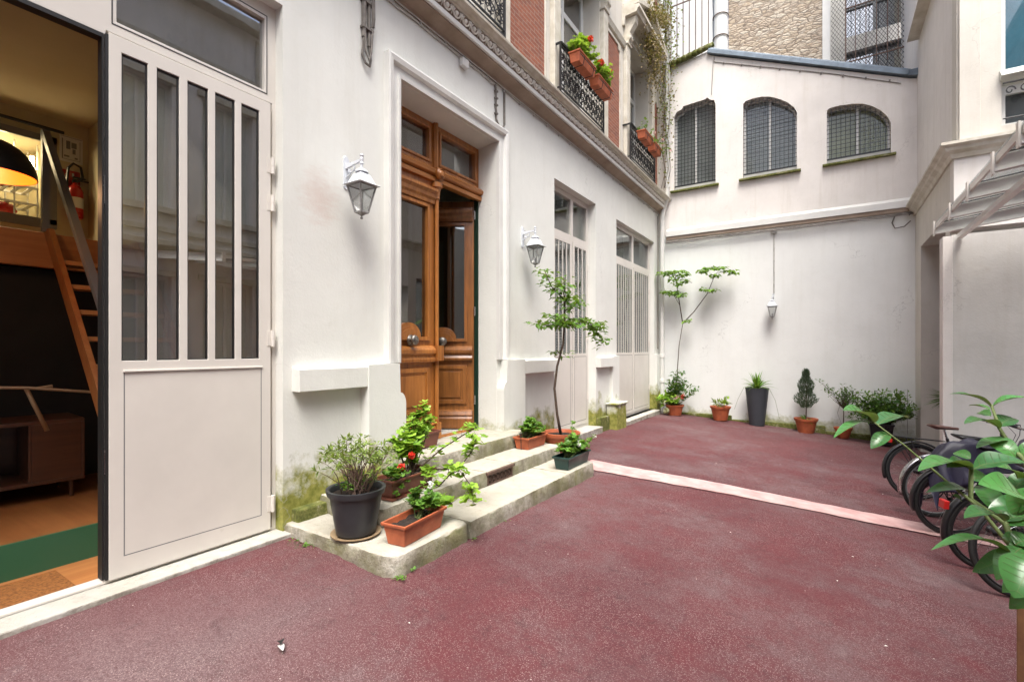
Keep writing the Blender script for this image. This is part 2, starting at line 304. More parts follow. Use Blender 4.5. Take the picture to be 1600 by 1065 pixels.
# ------------------------------------------------------------------ mesh builder
class MB:
    def __init__(s): s.v = []; s.f = []
    def add(s, vs, fs):
        o = len(s.v); s.v += [tuple(v) for v in vs]; s.f += [tuple(i+o for i in f) for f in fs]; return s
    def box(s, x0, x1, y0, y1, z0, z1):
        if x0 > x1: x0, x1 = x1, x0
        if y0 > y1: y0, y1 = y1, y0
        if z0 > z1: z0, z1 = z1, z0
        return s.add([(x0,y0,z0),(x1,y0,z0),(x1,y1,z0),(x0,y1,z0),(x0,y0,z1),(x1,y0,z1),(x1,y1,z1),(x0,y1,z1)],
              [(0,3,2,1),(4,5,6,7),(0,1,5,4),(1,2,6,5),(2,3,7,6),(3,0,4,7)])
    def prism(s, poly, fn, a, b):
        """poly 2-D points; fn(p,q,t)->3-D; t from a to b"""
        n = len(poly); vs = [fn(p[0], p[1], a) for p in poly]+[fn(p[0], p[1], b) for p in poly]
        tri = tessellate_polygon([[Vector((p[0], p[1], 0)) for p in poly]])
        fs = [tuple(t) for t in tri]+[tuple(i+n for i in reversed(t)) for t in tri]+[(i, i+n, (i+1) % n+n, (i+1) % n) for i in range(n)]
        return s.add(vs, fs)
    def tube(s, pts, r, n=6, cap=True):
        pts = [Vector(p) for p in pts]; m = len(pts)
        rs = r if isinstance(r, (list, tuple)) else [r]*m
        o = len(s.v); prev = None
        for i, p in enumerate(pts):
            d = (pts[min(i+1, m-1)]-pts[max(i-1, 0)]).normalized()
            if prev is None:
                a = Vector((0, 0, 1)) if abs(d.z) < .9 else Vector((1, 0, 0)); u = d.cross(a).normalized()
            else: u = (prev-d*prev.dot(d)).normalized()
            prev = u; v = d.cross(u)
            for k in range(n):
                an = 2*math.pi*k/n+math.pi/4*(n == 4); s.v.append(tuple(p+(u*math.cos(an)+v*math.sin(an))*rs[i]))
        for i in range(m-1):
            for k in range(n):
                a = o+i*n+k; b = o+i*n+(k+1) % n; s.f.append((a, b, b+n, a+n))
        if cap: s.f.append(tuple(o+k for k in reversed(range(n)))); s.f.append(tuple(o+(m-1)*n+k for k in range(n)))
        return s
    def lathe(s, prof, c=(0, 0, 0), n=24, ax='z', sx=1, sy=1):
        o = len(s.v); c = Vector(c)
        for r, h in prof:
            for k in range(n):
                a = 2*math.pi*k/n; x, y = r*math.cos(a)*sx, r*math.sin(a)*sy
                p = Vector((x, y, h)) if ax == 'z' else (Vector((h, x, y)) if ax == 'x' else Vector((x, h, y)))
                s.v.append(tuple(c+p))
        for i in range(len(prof)-1):
            for k in range(n):
                a = o+i*n+k; b = o+i*n+(k+1) % n; s.f.append((a, b, b+n, a+n))
        s.f.append(tuple(o+k for k in reversed(range(n)))); s.f.append(tuple(o+(len(prof)-1)*n+k for k in range(n)))
        return s
    def torus(s, R_, r, c=(0, 0, 0), ax='y', n=32, m=8, a0=0, a1=360):
        pts = []
        full = abs(a1-a0) >= 360
        for k in range(n+1):
            a = R(a0+(a1-a0)*k/n); x, z = R_*math.cos(a), R_*math.sin(a)
            p = (x, 0, z) if ax == 'y' else ((0, x, z) if ax == 'x' else (x, z, 0))
            pts.append(tuple(c[i]+p[i] for i in range(3)))
        return s.tube(pts, r, m, cap=not full)
    def leaf(s, p, d, up, L, W, fold=.25, droop=.2):
        p = Vector(p); d = Vector(d).normalized(); up = Vector(up); sd_ = d.cross(up)
        if sd_.length < 1e-4: sd_ = d.cross(Vector((1, .3, .2)))
        sd_.normalize(); nn = sd_.cross(d)
        mid = p+d*L*.5; tip = p+d*L-nn*L*droop
        l = mid+sd_*W*.5+nn*W*fold; r = mid-sd_*W*.5+nn*W*fold
        return s.add([p, l, tip, r, mid], [(0, 4, 1), (1, 4, 2), (0, 3, 4), (3, 2, 4)])
    def blade(s, p0, p1, up, W, curl=.1, cup=.18, nx=14, arch=.12, rib=None):
        """a large leaf surface from p0 to p1"""
        p0, p1 = Vector(p0), Vector(p1); d = p1-p0; L = d.length; d.normalize(); up = Vector(up).normalized()
        sd_ = d.cross(up).normalized(); nn = sd_.cross(d); o = len(s.v); ny = 4
        for i in range(nx+1):
            t = i/nx; wd = W*(math.sin(math.pi*t**.85)**.75 if 0 < t < 1 else 0.02)*.5
            c = p0+d*L*t+nn*(math.sin(math.pi*t)*arch*L-curl*L*t*t)
            for j in range(-ny//2, ny//2+1):
                q = j/(ny/2); s.v.append(tuple(c+sd_*wd*q+nn*(abs(q)**1.5*cup*wd*2+wd*.05*math.sin(t*9+j))))
        if rib is not None:
            cp = [Vector(s.v[o+i*(ny+1)+ny//2])-nn*.0003 for i in range(nx+1)]; rib.tube(cp, [.0016*(1-.8*i/nx) for i in range(nx+1)], 4, cap=False)
            for i in range(2, nx-1, 2):
                for sg in (0, ny): e = Vector(s.v[o+(i+1)*(ny+1)+sg]); rib.tube([cp[i], cp[i].lerp(e, .5)+nn*.0006, cp[i].lerp(e, .85)+nn*.0004], .00045, 3, cap=False)
        w_ = ny+1
        for i in range(nx):
            for j in range(ny):
                a = o+i*w_+j; s.f.append((a, a+1, a+w_+1, a+w_))
        return s
    def build(s, name, mat, parent=None, smooth=False, bevel=0, world=False, seg=2, solid=0):
        me = bpy.data.meshes.new(name); me.from_pydata(s.v, [], s.f); me.update()
        import bmesh
        if s.recalc:
            bm = bmesh.new(); bm.from_mesh(me); bmesh.ops.recalc_face_normals(bm, faces=bm.faces); bm.to_mesh(me); bm.free()
        me.materials.append(M[mat] if isinstance(mat, str) else mat)
        if smooth:
            for p in me.polygons: p.use_smooth = True
            if smooth is not True: me.set_sharp_from_angle(angle=R(smooth))
        o = bpy.data.objects.new(name, me); COL.objects.link(o)
        if parent:
            o.parent = parent
            if world: o.matrix_parent_inverse = parent.matrix_basis.inverted()
        if solid:
            m = o.modifiers.new('thickness', 'SOLIDIFY'); m.thickness = solid; m.offset = 0
        if bevel:
            m = o.modifiers.new('bevel', 'BEVEL'); m.width = bevel; m.segments = seg; m.limit_method = 'ANGLE'; m.angle_limit = R(40)
        return o
    recalc = True
def tag(o, label, cat, group=None, kind=None):
    if label: o['label'] = label
    if cat: o['category'] = cat
    if group: o['group'] = group
    if kind: o['kind'] = kind
    return o
def thing(name, label, cat, loc=(0, 0, 0), rot=(0, 0, 0), group=None):
    o = bpy.data.objects.new(name, None); COL.objects.link(o); o.location = loc; o.rotation_euler = rot
    o.empty_display_size = .1
    o.matrix_basis  # settle
    return tag(o, label, cat, group)
def dup(o, parent=None):
    c = o.copy(); COL.objects.link(c)
    if parent: c.parent = parent
    for ch in list(o.children): dup(ch, c)
    return c
CH = {}
def wallpoly(mb, outer, holes, fn, a, b):
    """slab with polygonal holes; fn(p,q,t)->3-D; faces at t=a (front) and t=b (back)"""
    loops = [outer]+holes; flat = [p for l in loops for p in l]; n = len(flat)
    tri = tessellate_polygon([[Vector((p[0], p[1], 0)) for p in l] for l in loops])
    vs = [fn(p[0], p[1], a) for p in flat]+[fn(p[0], p[1], b) for p in flat]
    fs = [tuple(t) for t in tri]+[tuple(i+n for i in reversed(t)) for t in tri]
    o = 0
    for l in loops:
        k = len(l)
        for i in range(k): fs.append((o+i, o+i+n, o+(i+1) % k+n, o+(i+1) % k))
        o += k
    return mb.add(vs, fs)
def rect(a0, a1, b0, b1): return [(a0, b0), (a1, b0), (a1, b1), (a0, b1)]
FX = lambda p, q, t: (t, p, q)       # plane facing X, p=y q=z
FY = lambda p, q, t: (p, t, q)       # plane facing Y, p=x q=z
def gz(x, y): return -.016*max(0, y-4)-.073*max(0, x+3.0)
def extr(prof, fn, a, b, mb=None):
    mb = mb or MB(); return mb.prism(prof, fn, a, b)
# ================================================================== GROUND
def ground_sheet():
    mb = MB(); xs = [-3.74]+[-3.4+.2*i for i in range(0, 54)]+[9, 14]; ys = [-12, -8, -5]+[-3+.3*i for i in range(0, 56)]+[16, 24]
    r2 = random.Random(3)
    for y in ys:
        for x in xs: mb.v.append((x, y, gz(x, y)+r2.uniform(-.004, .004)+(.012*math.sin(x*1.7+y)*math.sin(y*.9))))
    k = len(xs)
    for j in range(len(ys)-1):
        for i in range(k-1): a = j*k+i; mb.f.append((a, a+1, a+k+1, a+k))
    return tag(mb.build('ground', 'ground', smooth=True), None, None, kind='structure')
ground_sheet()
# paler strip across the court, laid on the ground with ragged edges
mb = MB(); r2 = random.Random(5); NX = 60
for i in range(NX+1):
    x = -2.75+i*(5.6/NX); yc0 = 5.84+(x+2.49)*.11; yc1 = 6.30+(x+2.7)*.075
    if x < -2.3: yc0 = 5.84
    for y in (yc0+r2.uniform(-.012, .012), (yc0*2+yc1)/3, (yc0+yc1*2)/3, yc1+r2.uniform(-.012, .012)):
        mb.v.append((x, y, gz(x, y)+.012*math.sin(x*1.7+y)*math.sin(y*.9)+.012))
for i in range(NX):
    for j in range(3): a = i*4+j; mb.f.append((a, a+4, a+5, a+1))
tag(mb.build('drain_strip', 'strip', smooth=True), None, None, kind='structure')

# ================================================================== LEFT BUILDING
X = -3.65
lb = thing('courtyard_building', 'white rendered building with arched wooden door, brick upper storey and long moulded cornice', 'building', (X, 6, 0))
def P(mb, name, mat, parent=None, **kw):
    return mb.build(name, mat, parent or lb, world=True, **kw)
bpy.context.view_layer.update()
# ground-floor wall
mb = MB()
wallpoly(mb, rect(-6, 13.0, -.6, 5.05), [rect(-1.2, 2.255, -.05, 4.25), rect(3.50, 5.26, .40, 4.25), rect(6.88, 8.55, .03, 4.24), rect(9.62, 12.25, -.02, 4.2)], FX, X, X-.32)
P(mb, 'wall', 'white')
# base blocks (mossy plinth)
mb = MB(); mb.box(X-.02, X+.09, 2.33, 3.0, -.1, .20); P(mb, 'plinth', 'mossy', bevel=.012)
mb = MB(); mb.box(X-.02, X+.06, 5.95, 6.86, -.2, .13); P(mb, 'plinth', 'mossy', bevel=.012)
# waist ledges and door pilaster blocks
def ledge(y0, y1, z0=1.15, z1=1.36):
    mb = MB(); mb.prism([(X-.02, z0), (X+.10, z0), (X+.10, z1-.025), (X-.02, z1)], lambda p, q, t: (p, t, q), y0, y1)
    P(mb, 'waist_ledge', 'white', bevel=.006)
ledge(2.335, 3.03); ledge(5.8, 6.868); ledge(8.56, 9.25)
def plinth(ya, yb, flip):
    # side profile in y-z: upper part narrower on the door side, with ogee down to the wider foot
    e, f = (yb, ya) if not flip else (ya, yb)
    s_ = 1 if not flip else -1
    pr = [(f, -.05), (e+s_*.0, -.05), (e, .95)]
    for i in range(7):
        a = R(90*i/6); pr.append((e-s_*.075*(1-math.cos(a)), .95+.12*math.sin(a)))
    pr += [(e-s_*.075, 1.08), (e-s_*.085, 1.355), (f, 1.355)]
    mb = MB(); mb.prism(pr, FX, X-.02, X+.115); P(mb, 'door_pilaster', 'white', bevel=.008)
plinth(3.03, 3.50, False); plinth(5.262, 5.80, True)
mb = MB(); mb.box(X-.02, X+.07, 9.25, 9.615, -.2, 1.36); P(mb, 'pilaster', 'white', bevel=.006)
mb = MB(); mb.box(X-.02, X+.07, 12.27, 12.6, -.3, 1.36); P(mb, 'pilaster', 'white', bevel=.006)
mb = MB(); mb.box(X+.02, X+.24, 9.02, 9.56, -.25, .40); mb.box(X+.01, X+.27, 8.99, 9.59, .401, .44); P(mb, 'corner_block', 'white', bevel=.015)
mb = MB(); mb.box(X-.0, X+.10, 8.57, 9.0, -.25, .20); P(mb, 'plinth', 'mossy', bevel=.012)
mb = MB(); mb.box(X-.0, X+.10, 12.28, 12.69, -.35, .12); P(mb, 'plinth', 'mossy', bevel=.012)
# door architrave: mitred moulded frame
def architrave(y0, y1, ztop, zb, w=.19):
    # profile: (distance outwards from opening, projection)
    prof = [(0, 0.0), (0, .05), (.03, .055), (.035, .035), (.11, .035), (.125, .075), (w-.02, .085), (w, .08), (w, 0.0)]
    mb = MB(); path = [((y0, zb), (-1, 0)), ((y0, ztop), (-1, 1)), ((y1, ztop), (1, 1)), ((y1, zb), (1, 0))]
    n = len(prof)
    for (y, z), (dy, dz) in path:
        for d, h in prof: mb.v.append((X-.005+h, y+dy*d, z+dz*d))
    for i in range(3):
        for k in range(n-1): a = i*n+k; mb.f.append((a, a+n, a+n+1, a+1))
    P(mb, 'door_architrave', 'gwhite')
architrave(3.50, 5.258, 4.235, 1.36)
# hood mould: deep sloping soffit inside the top
mb = MB(); mb.prism([(X-.30, 4.25), (X-.30, 4.20), (X-.02, 4.232), (X+.0, 4.25)], lambda p, q, t: (p, t, q), 3.505, 5.255); P(mb, 'door_soffit', 'gwhite')
# cornice
def run(prof, y0, y1, name, mat, bevel=0):
    mb = MB(); mb.prism(prof, lambda p, q, t: (p, t, q), y0, y1); return P(mb, name, mat, bevel=bevel)
Y0, Y1 = -6, 12.69
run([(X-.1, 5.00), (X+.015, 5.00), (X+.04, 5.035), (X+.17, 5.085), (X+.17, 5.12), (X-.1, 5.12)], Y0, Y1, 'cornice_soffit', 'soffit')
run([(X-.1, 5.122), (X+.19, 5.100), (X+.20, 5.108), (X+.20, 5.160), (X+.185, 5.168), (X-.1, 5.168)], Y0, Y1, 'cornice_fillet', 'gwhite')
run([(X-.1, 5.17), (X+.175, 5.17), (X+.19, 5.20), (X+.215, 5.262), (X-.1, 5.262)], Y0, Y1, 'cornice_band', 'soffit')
run([(X-.1, 5.264), (X+.235, 5.268), (X+.24, 5.288), (X+.265, 5.293), (X+.285, 5.318), (X+.315, 5.325), (X+.32, 5.352), (X+.30, 5.365), (X-.1, 5.42)], Y0, Y1, 'cornice', 'stonec')
mb = MB(); y = 2.9
while y < 12.6:      # egg-and-dart carving
    def ep(a, ry, rz, y=y): q = rz*math.sin(a); return (X+.212+.35*q, y+ry*math.cos(a), 5.228+q)
    mb.tube([ep(R(a), .058, .040) for a in range(-220, 41, 20)], .011, 5, )
    mb.lathe([(.004, -.036), (.022, -.022), (.032, 0), (.026, .018), (.004, .030)], (X+.200, y, 5.228), 10)
    mb.tube([(X+.222, y+.08, 5.262), (X+.196, y+.08, 5.18)], [.015, .004], 5)
    y += .16
P(mb, 'egg_moulding', 'eggs', smooth=True)

# upper storey: stone wall with window openings, z to 12
UX = X-.02
W = [(3.3, 5.25), (7.0, 8.77), (10.31, 11.88)]
mb = MB()
wallpoly(mb, rect(-6, 13.0, 5.3, 12.6), [rect(a, b, 5.43, 8.38) for a, b in W]+[rect(a, b, 9.5, 12.2) for a, b in W], FX, UX, UX-.45)
P(mb, 'upper_wall', 'cream')
def brickp(y0, y1, z0, z1, arch=True):
    if arch:
        pts = [(y0, z0), (y1, z0), (y1, z1-.10), (y1-.07, z1-.08), (y1-.10, z1), (y0+.10, z1), (y0+.07, z1-.08), (y0, z1-.10)]
    else: pts = rect(y0, y1, z0, z1)
    mb = MB(); mb.prism(pts, FX, UX-.02, UX+.012); P(mb, 'brick_panel', 'brick')
    # raised stone frame round the panel
    out = [(y0-.06, z0-.08), (y1+.06, z0-.08), (y1+.06, z1+.06), (y0-.06, z1+.06)]
    mb = MB(); wallpoly(mb, out, [pts], FX, UX+.035, UX-.01); P(mb, 'panel_frame', 'stonec', bevel=.008)
brickp(5.55, 6.56, 5.62, 7.85); brickp(8.92, 9.80, 5.62, 7.85); brickp(12.24, 12.56, 5.62, 7.8); brickp(2.2, 3.0, 5.62, 7.85)
brickp(5.55, 6.56, 9.4, 11.9); brickp(8.92, 9.8, 9.4, 11.9); brickp(12.24, 12.56, 9.4, 11.9)
for (a, b) in W:
    # pilasters with capitals, entablature and hood above each window
    for s_, e in ((a-.24, a-.02), (b+.02, b+.24 if b < 11 else b+.2)):
        mb = MB()
        mb.box(UX, UX+.09, s_, e, 5.45, 8.05); mb.box(UX, UX+.12, s_-.02, e+.02, 5.42, 5.62)
        mb.box(UX, UX+.06, s_+.04, e-.04, 5.3, 5.5)
        mb.box(UX, UX+.12, s_-.02, e+.02, 8.05, 8.10)
        P(mb, 'window_pilaster', 'stonec', bevel=.012)
    for yy in (a-.13, b+.13):
        mb = MB()
        pr = [(UX, 8.1), (UX+.11, 8.1), (UX+.16, 8.22), (UX+.14, 8.32), (UX+.24, 8.46), (UX+.28, 8.62), (UX, 8.62)]
        mb.prism(pr, lambda p, q, t: (p, t, q), yy-.08, yy+.08)
        mb.lathe([(.05, -.085), (.07, -.08), (.07, .08), (.05, .085)], (UX+.2, yy, 8.52), 14, 'y')
        mb.lathe([(.03, -.085), (.045, -.08), (.045, .08), (.03, .085)], (UX+.12, yy, 8.2), 12, 'y')
        P(mb, 'console', 'stonec', smooth=30)
    run([(UX, 8.45), (UX+.05, 8.45), (UX+.07, 8.62), (UX+.32, 8.64), (UX+.34, 8.70), (UX+.38, 8.72), (UX+.38, 8.78), (UX, 8.86)], a-.3, b+.3, 'window_hood', 'stonec')
    mb = MB(); c_ = (a+b)/2   # triangular pediment bars
    for s_ in (-1, 1):
        mb.prism([(0, 0), (.06, 0), (.36, .0), (.36, .09), (0, .09)], lambda p, q, t, s_=s_: (UX+p, c_+s_*(t), 9.25-.40*t+q), 0, (b-a)/2+.28)
    P(mb, 'pediment', 'stonec')
    # window: frame, panes, curtains
    GX = UX-.34
    mb = MB(); wallpoly(mb, rect(a, b, 5.43, 8.38), [rect(a+.09, c_-.05, 5.55, 7.55), rect(c_+.05, b-.09, 5.55, 7.55), rect(a+.09, c_-.05, 7.66, 8.28), rect(c_+.05, b-.09, 7.66, 8.28)], FX, GX, GX-.06)
    wf = P(mb, 'window', 'gwhite', bevel=.006)
    mb = MB(); mb.box(GX-.03, GX-.025, a+.05, b-.05, 5.5, 8.32); P(mb, 'pane', 'glass_dark', wf)
    mb = MB()
    for k in range(24):
        y = a+.05+(b-a-.1)*k/24; mb.add([(GX-.12-.02*(k % 2), y, 5.45), (GX-.12-.02*((k+1) % 2), y+(b-a-.1)/24, 5.45), (GX-.12-.02*((k+1) % 2), y+(b-a-.1)/24, 8.35), (GX-.12-.02*(k % 2), y, 8.35)], [(0, 1, 2, 3)])
    P(mb, 'curtain', 'curtain', wf)
    mb = MB(); mb.box(GX-.03, GX-.02, a, b, 9.5, 12.2); P(mb, 'upper_pane', 'glass_dark')
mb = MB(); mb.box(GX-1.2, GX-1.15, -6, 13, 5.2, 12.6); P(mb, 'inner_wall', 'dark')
run([(UX, 7.98), (UX+.05, 7.98), (UX+.08, 8.08), (UX, 8.08)], 5.3, 6.74, 'string_course', 'stonec')
run([(UX, 7.98), (UX+.05, 7.98), (UX+.08, 8.08), (UX, 8.08)], 9.03, 10.05, 'string_course', 'stonec')
run([(UX, 9.2), (UX+.06, 9.2), (UX+.10, 9.32), (UX, 9.36)], 5.6, 6.65, 'string_course', 'stonec')
run([(UX, 9.2), (UX+.06, 9.2), (UX+.10, 9.32), (UX, 9.36)], 9.15, 9.95, 'string_course', 'stonec')

# ------------------------------------------------------------------ metal doors in bays 3 and 4
def hinge(parent, x, y, z, h=.13):
    mb = MB(); mb.lathe([(.013, 0), (.013, h/2-.002), (.010, h/2-.002), (.010, h/2+.002), (.013, h/2+.002), (.013, h)], (x, y, z), 10)
    mb.box(x-.02, x, y-.025, y+.02, z+.005, z+h-.005); P(mb, 'hinge', 'frame', parent)
def bars_door(y0, y1, zb, zt, splits, GXd, nb, ztr=3.42):
    """glazed metal door set: frame, transoms, leaves with vertical bars above a solid panel"""
    mb = MB(); holes = []
    cells = list(zip(splits[:-1], splits[1:]))
    for a, b in cells: holes += [rect(a+.05, b-.05, ztr+.10, zt-.09), rect(a+.03, b-.03, zb+.05, ztr)]
    wallpoly(mb, rect(y0, y1, zb, zt), holes, FX, GXd, GXd-.08)
    fr = P(mb, 'metal_door_frame', 'frame', bevel=.005)
    mb = MB()
    for a, b in cells: mb.box(GXd-.04, GXd-.034, a+.04, b-.04, ztr+.08, zt-.07)
    P(mb, 'transom_pane', 'glass_soft', fr)
    for (a, b), n in zip(cells, nb):
        A, B = a+.034, b-.034; st = .055; gl0, gl1 = 1.42, ztr-.075
        wd = (B-A-2*st); bw = .024; gp = (wd-bw*(n-1))/n
        hs = [rect(A+st+i*(gp+bw), A+st+i*(gp+bw)+gp, gl0, gl1) for i in range(n)]
        mb = MB(); wallpoly(mb, rect(A, B, zb+.055, ztr-.004), hs, FX, GXd+.012, GXd-.003)
        lf = P(mb, 'door_leaf', 'frame', bevel=.003)
        mb = MB(); mb.box(GXd-.001, GXd+.003, A+st-.01, B-st+.01, gl0-.01, gl1+.01); P(mb, 'pane', 'glass_soft', lf)
        mb = MB(); wallpoly(mb, rect(A+.045, B-.045, zb+.13, gl0-.055), [rect(A+.052, B-.052, zb+.137, gl0-.062)], FX, GXd+.0125, GXd+.0105); P(mb, 'panel_groove', 'frame_d', lf)
        for z in (.5, 1.6, 2.9): hinge(lf, GXd+.022, (B if b == splits[-1] else A), z+zb)
    return fr
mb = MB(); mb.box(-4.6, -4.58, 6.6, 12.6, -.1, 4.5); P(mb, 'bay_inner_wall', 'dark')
mb = MB(); mb.box(-4.6, -3.98, 8.7, 8.72, -.1, 4.5); mb.box(-4.6, -3.98, 6.7, 6.72, -.1, 4.5); mb.box(-4.6, -3.98, 12.6, 12.62, -.1, 4.5); mb.box(-4.6, -3.98, 6.6, 12.6, 4.5, 4.52); P(mb, 'bay_inner_side', 'hall')
bars_door(6.88, 8.55, .05, 4.24, [6.93, 7.83, 8.5], -3.80, [5, 3])
bars_door(9.62, 12.25, -.02, 4.2, [9.68, 10.97, 12.19], -3.76, [8, 7], 3.40)
mb = MB()
for a, b in ((6.95, 7.8), (7.9, 8.5), (9.7, 10.9), (11.0, 12.15)):
    k = 0; z = 1.3
    while z < 3.35:
        mb.add([(-3.92, a, z), (-3.92, b, z), (-3.95, b, z+.045), (-3.95, a, z+.045)], [(0, 1, 2, 3)]); z += .05
P(mb, 'slat_blind', 'blind_dark')
mb = MB(); mb.box(-3.85, -3.50, 6.9, 8.53, -.2, .05); P(mb, 'door_sill', 'sill_st', bevel=.008)
mb = MB(); mb.box(-3.85, -3.47, 9.62, 12.24, -.35, -.02); P(mb, 'door_sill', 'sill_st', bevel=.008)
mb = MB(); mb.box(-3.55, -3.462, 10.9, 11.25, -.17, -.10); P(mb, 'vent_slot', 'frame_d')
mb = MB(); mb.box(-3.90, -3.56, -1.3, 2.3, -.12, .040); P(mb, 'door_sill', 'sill_st', bevel=.01)

# ------------------------------------------------------------------ big gate, left leaf folded away
GX = -3.75
fr_z1 = 4.25
mb = MB()
wallpoly(mb, rect(-1.2, 2.29, .042, 4.28), [rect(-1.1, 1.140, .06, 3.45), rect(1.150, 2.225, .06, 3.478), rect(-1.05, 1.075, 3.62, 4.13), rect(1.205, 2.165, 3.56, 4.13)], FX, GX-.002, GX-.085)
gate = P(mb, 'metal_gate', 'frame', bevel=.004)
mb = MB(); wallpoly(mb, rect(1.178, 2.185, 3.535, 4.16), [rect(1.184, 2.179, 3.541, 4.154)], FX, GX+.0005, GX-.004); P(mb, 'gasket_line', 'frame_d', gate)
mb = MB(); mb.box(GX-.045, GX-.04, 1.19, 2.18, 3.55, 4.14); P(mb, 'transom_pane', 'glass', gate)
mb = MB(); mb.box(GX-.045, GX-.04, -1.1, 1.09, 3.58, 4.14); P(mb, 'transom_pane', 'glass', gate)
mb = MB(); mb.box(GX-.07, GX+.001, 1.130, 1.1395, .07, 3.45); mb.box(GX-.07, GX+.001, -1.1, 1.129, 3.425, 3.45); P(mb, 'gasket', 'frame_d', gate)
A, B = 1.158, 2.200
slots = [(1.223, 1.364), (1.415, 1.548), (1.599, 1.733), (1.781, 1.922), (1.969, 2.108)]
mb = MB(); wallpoly(mb, rect(A, B, .062, 3.462), [rect(a, b, 1.425, 3.368) for a, b in slots], FX, GX+.022, GX-.04)
gl = P(mb, 'gate_leaf', 'frame', bevel=.003)
mb = MB(); wallpoly(mb, rect(A+.075, B-.075, .19, 1.355), [rect(A+.081, B-.081, .196, 1.349)], FX, GX+.0222, GX+.0205); P(mb, 'panel_groove', 'steelg', gl)
mb = MB(); mb.box(GX+.02, GX+.032, A+.07, B-.07, 1.352, 1.366); P(mb, 'drip_rail', 'frame', gl, bevel=.003)
mb = MB()
for a, b in slots: wallpoly(mb, rect(a-.001, b+.001, 1.424, 3.369), [rect(a+.007, b-.007, 1.433, 3.36)], FX, GX+.012, GX-.01)
P(mb, 'glazing_gasket', 'frame_d', gl)
mb = MB(); mb.box(GX-.002, GX+.002, 1.2, 2.13, 1.41, 3.38); P(mb, 'pane', 'glass', gl)
mb = MB(); mb.box(GX-.035, GX+.018, A-.016, A-.001, .07, 3.45); P(mb, 'edge_gasket', 'frame_d', gl)
for z in (.28, .78): pass
for z in (1.52, 2.60, 2.90, .20):
    mb = MB(); mb.lathe([(.014, 0), (.014, .06), (.011, .062), (.014, .064), (.014, .13)], (GX+.036, B+.010, z), 10); mb.box(GX+.018, GX+.026, B-.03, B+.028, z+.005, z+.125); P(mb, 'hinge', 'frame', gl)
for z in (.72, 2.4):
    mb = MB(); mb.box(GX-.006, GX+.012, A-.020, A-.014, z, z+.17); P(mb, 'lock_plate', 'chrome', gl)
mb = MB(); mb.box(-3.772, -3.765, -3.2, -3.1, 0, .1)
# gate's left leaf, swung inwards out of the opening
mb = MB(); wallpoly(mb, rect(-1.05, -.05, .062, 3.44), [rect(-.98+.19*i, -.98+.19*i+.13, 1.425, 3.36) for i in range(5)], lambda p, q, t: (GX-.1-(p+1.05), -1.12+t, q), 0, .06); P(mb, 'gate_leaf', 'frame')

# ------------------------------------------------------------------ entrance door
DX = -3.95
mb = MB()
wallpoly(mb, rect(3.46, 5.30, .40, 4.27), [rect(3.50, 5.262, .43, 3.52), rect(3.60, 4.27, 3.75, 4.11), rect(4.49, 5.17, 3.75, 4.11)], FX, DX, DX-.09)
ed = P(mb, 'entrance_door_frame', 'wood', bevel=.008)
mb = MB()      # mouldings round the transom lights, and the centre mullion
for a, b in ((3.60, 4.27), (4.49, 5.17)): wallpoly(mb, rect(a-.035, b+.035, 3.715, 4.145), [rect(a, b, 3.75, 4.11)], FX, DX+.018, DX-.01)
mb.box(DX, DX+.035, 4.345, 4.415, 3.66, 4.262); mb.box(DX, DX+.05, 4.362, 4.398, 3.66, 4.262)
P(mb, 'transom_moulding', 'wood', ed, bevel=.008)
mb = MB(); mb.prism([(0, 3.495), (.05, 3.495), (.055, 3.54), (.03, 3.56), (.075, 3.58), (.085, 3.615), (.06, 3.645), (0, 3.665)], lambda p, q, t: (DX+p, t, q), 3.50, 5.262); P(mb, 'transom_bar', 'wood_h', ed, smooth=25)
mb = MB(); mb.lathe([(.068, 0), (.068, .03), (.05, .045), (.048, .03), (.03, .055), (.012, .06)], (DX+.075, 4.38, 3.585), 20, 'x'); P(mb, 'rosette', 'wood', ed, smooth=30)
mb = MB(); mb.box(DX-.045, DX-.04, 3.55, 5.2, 3.72, 4.16); P(mb, 'transom_pane', 'glass_dark', ed)
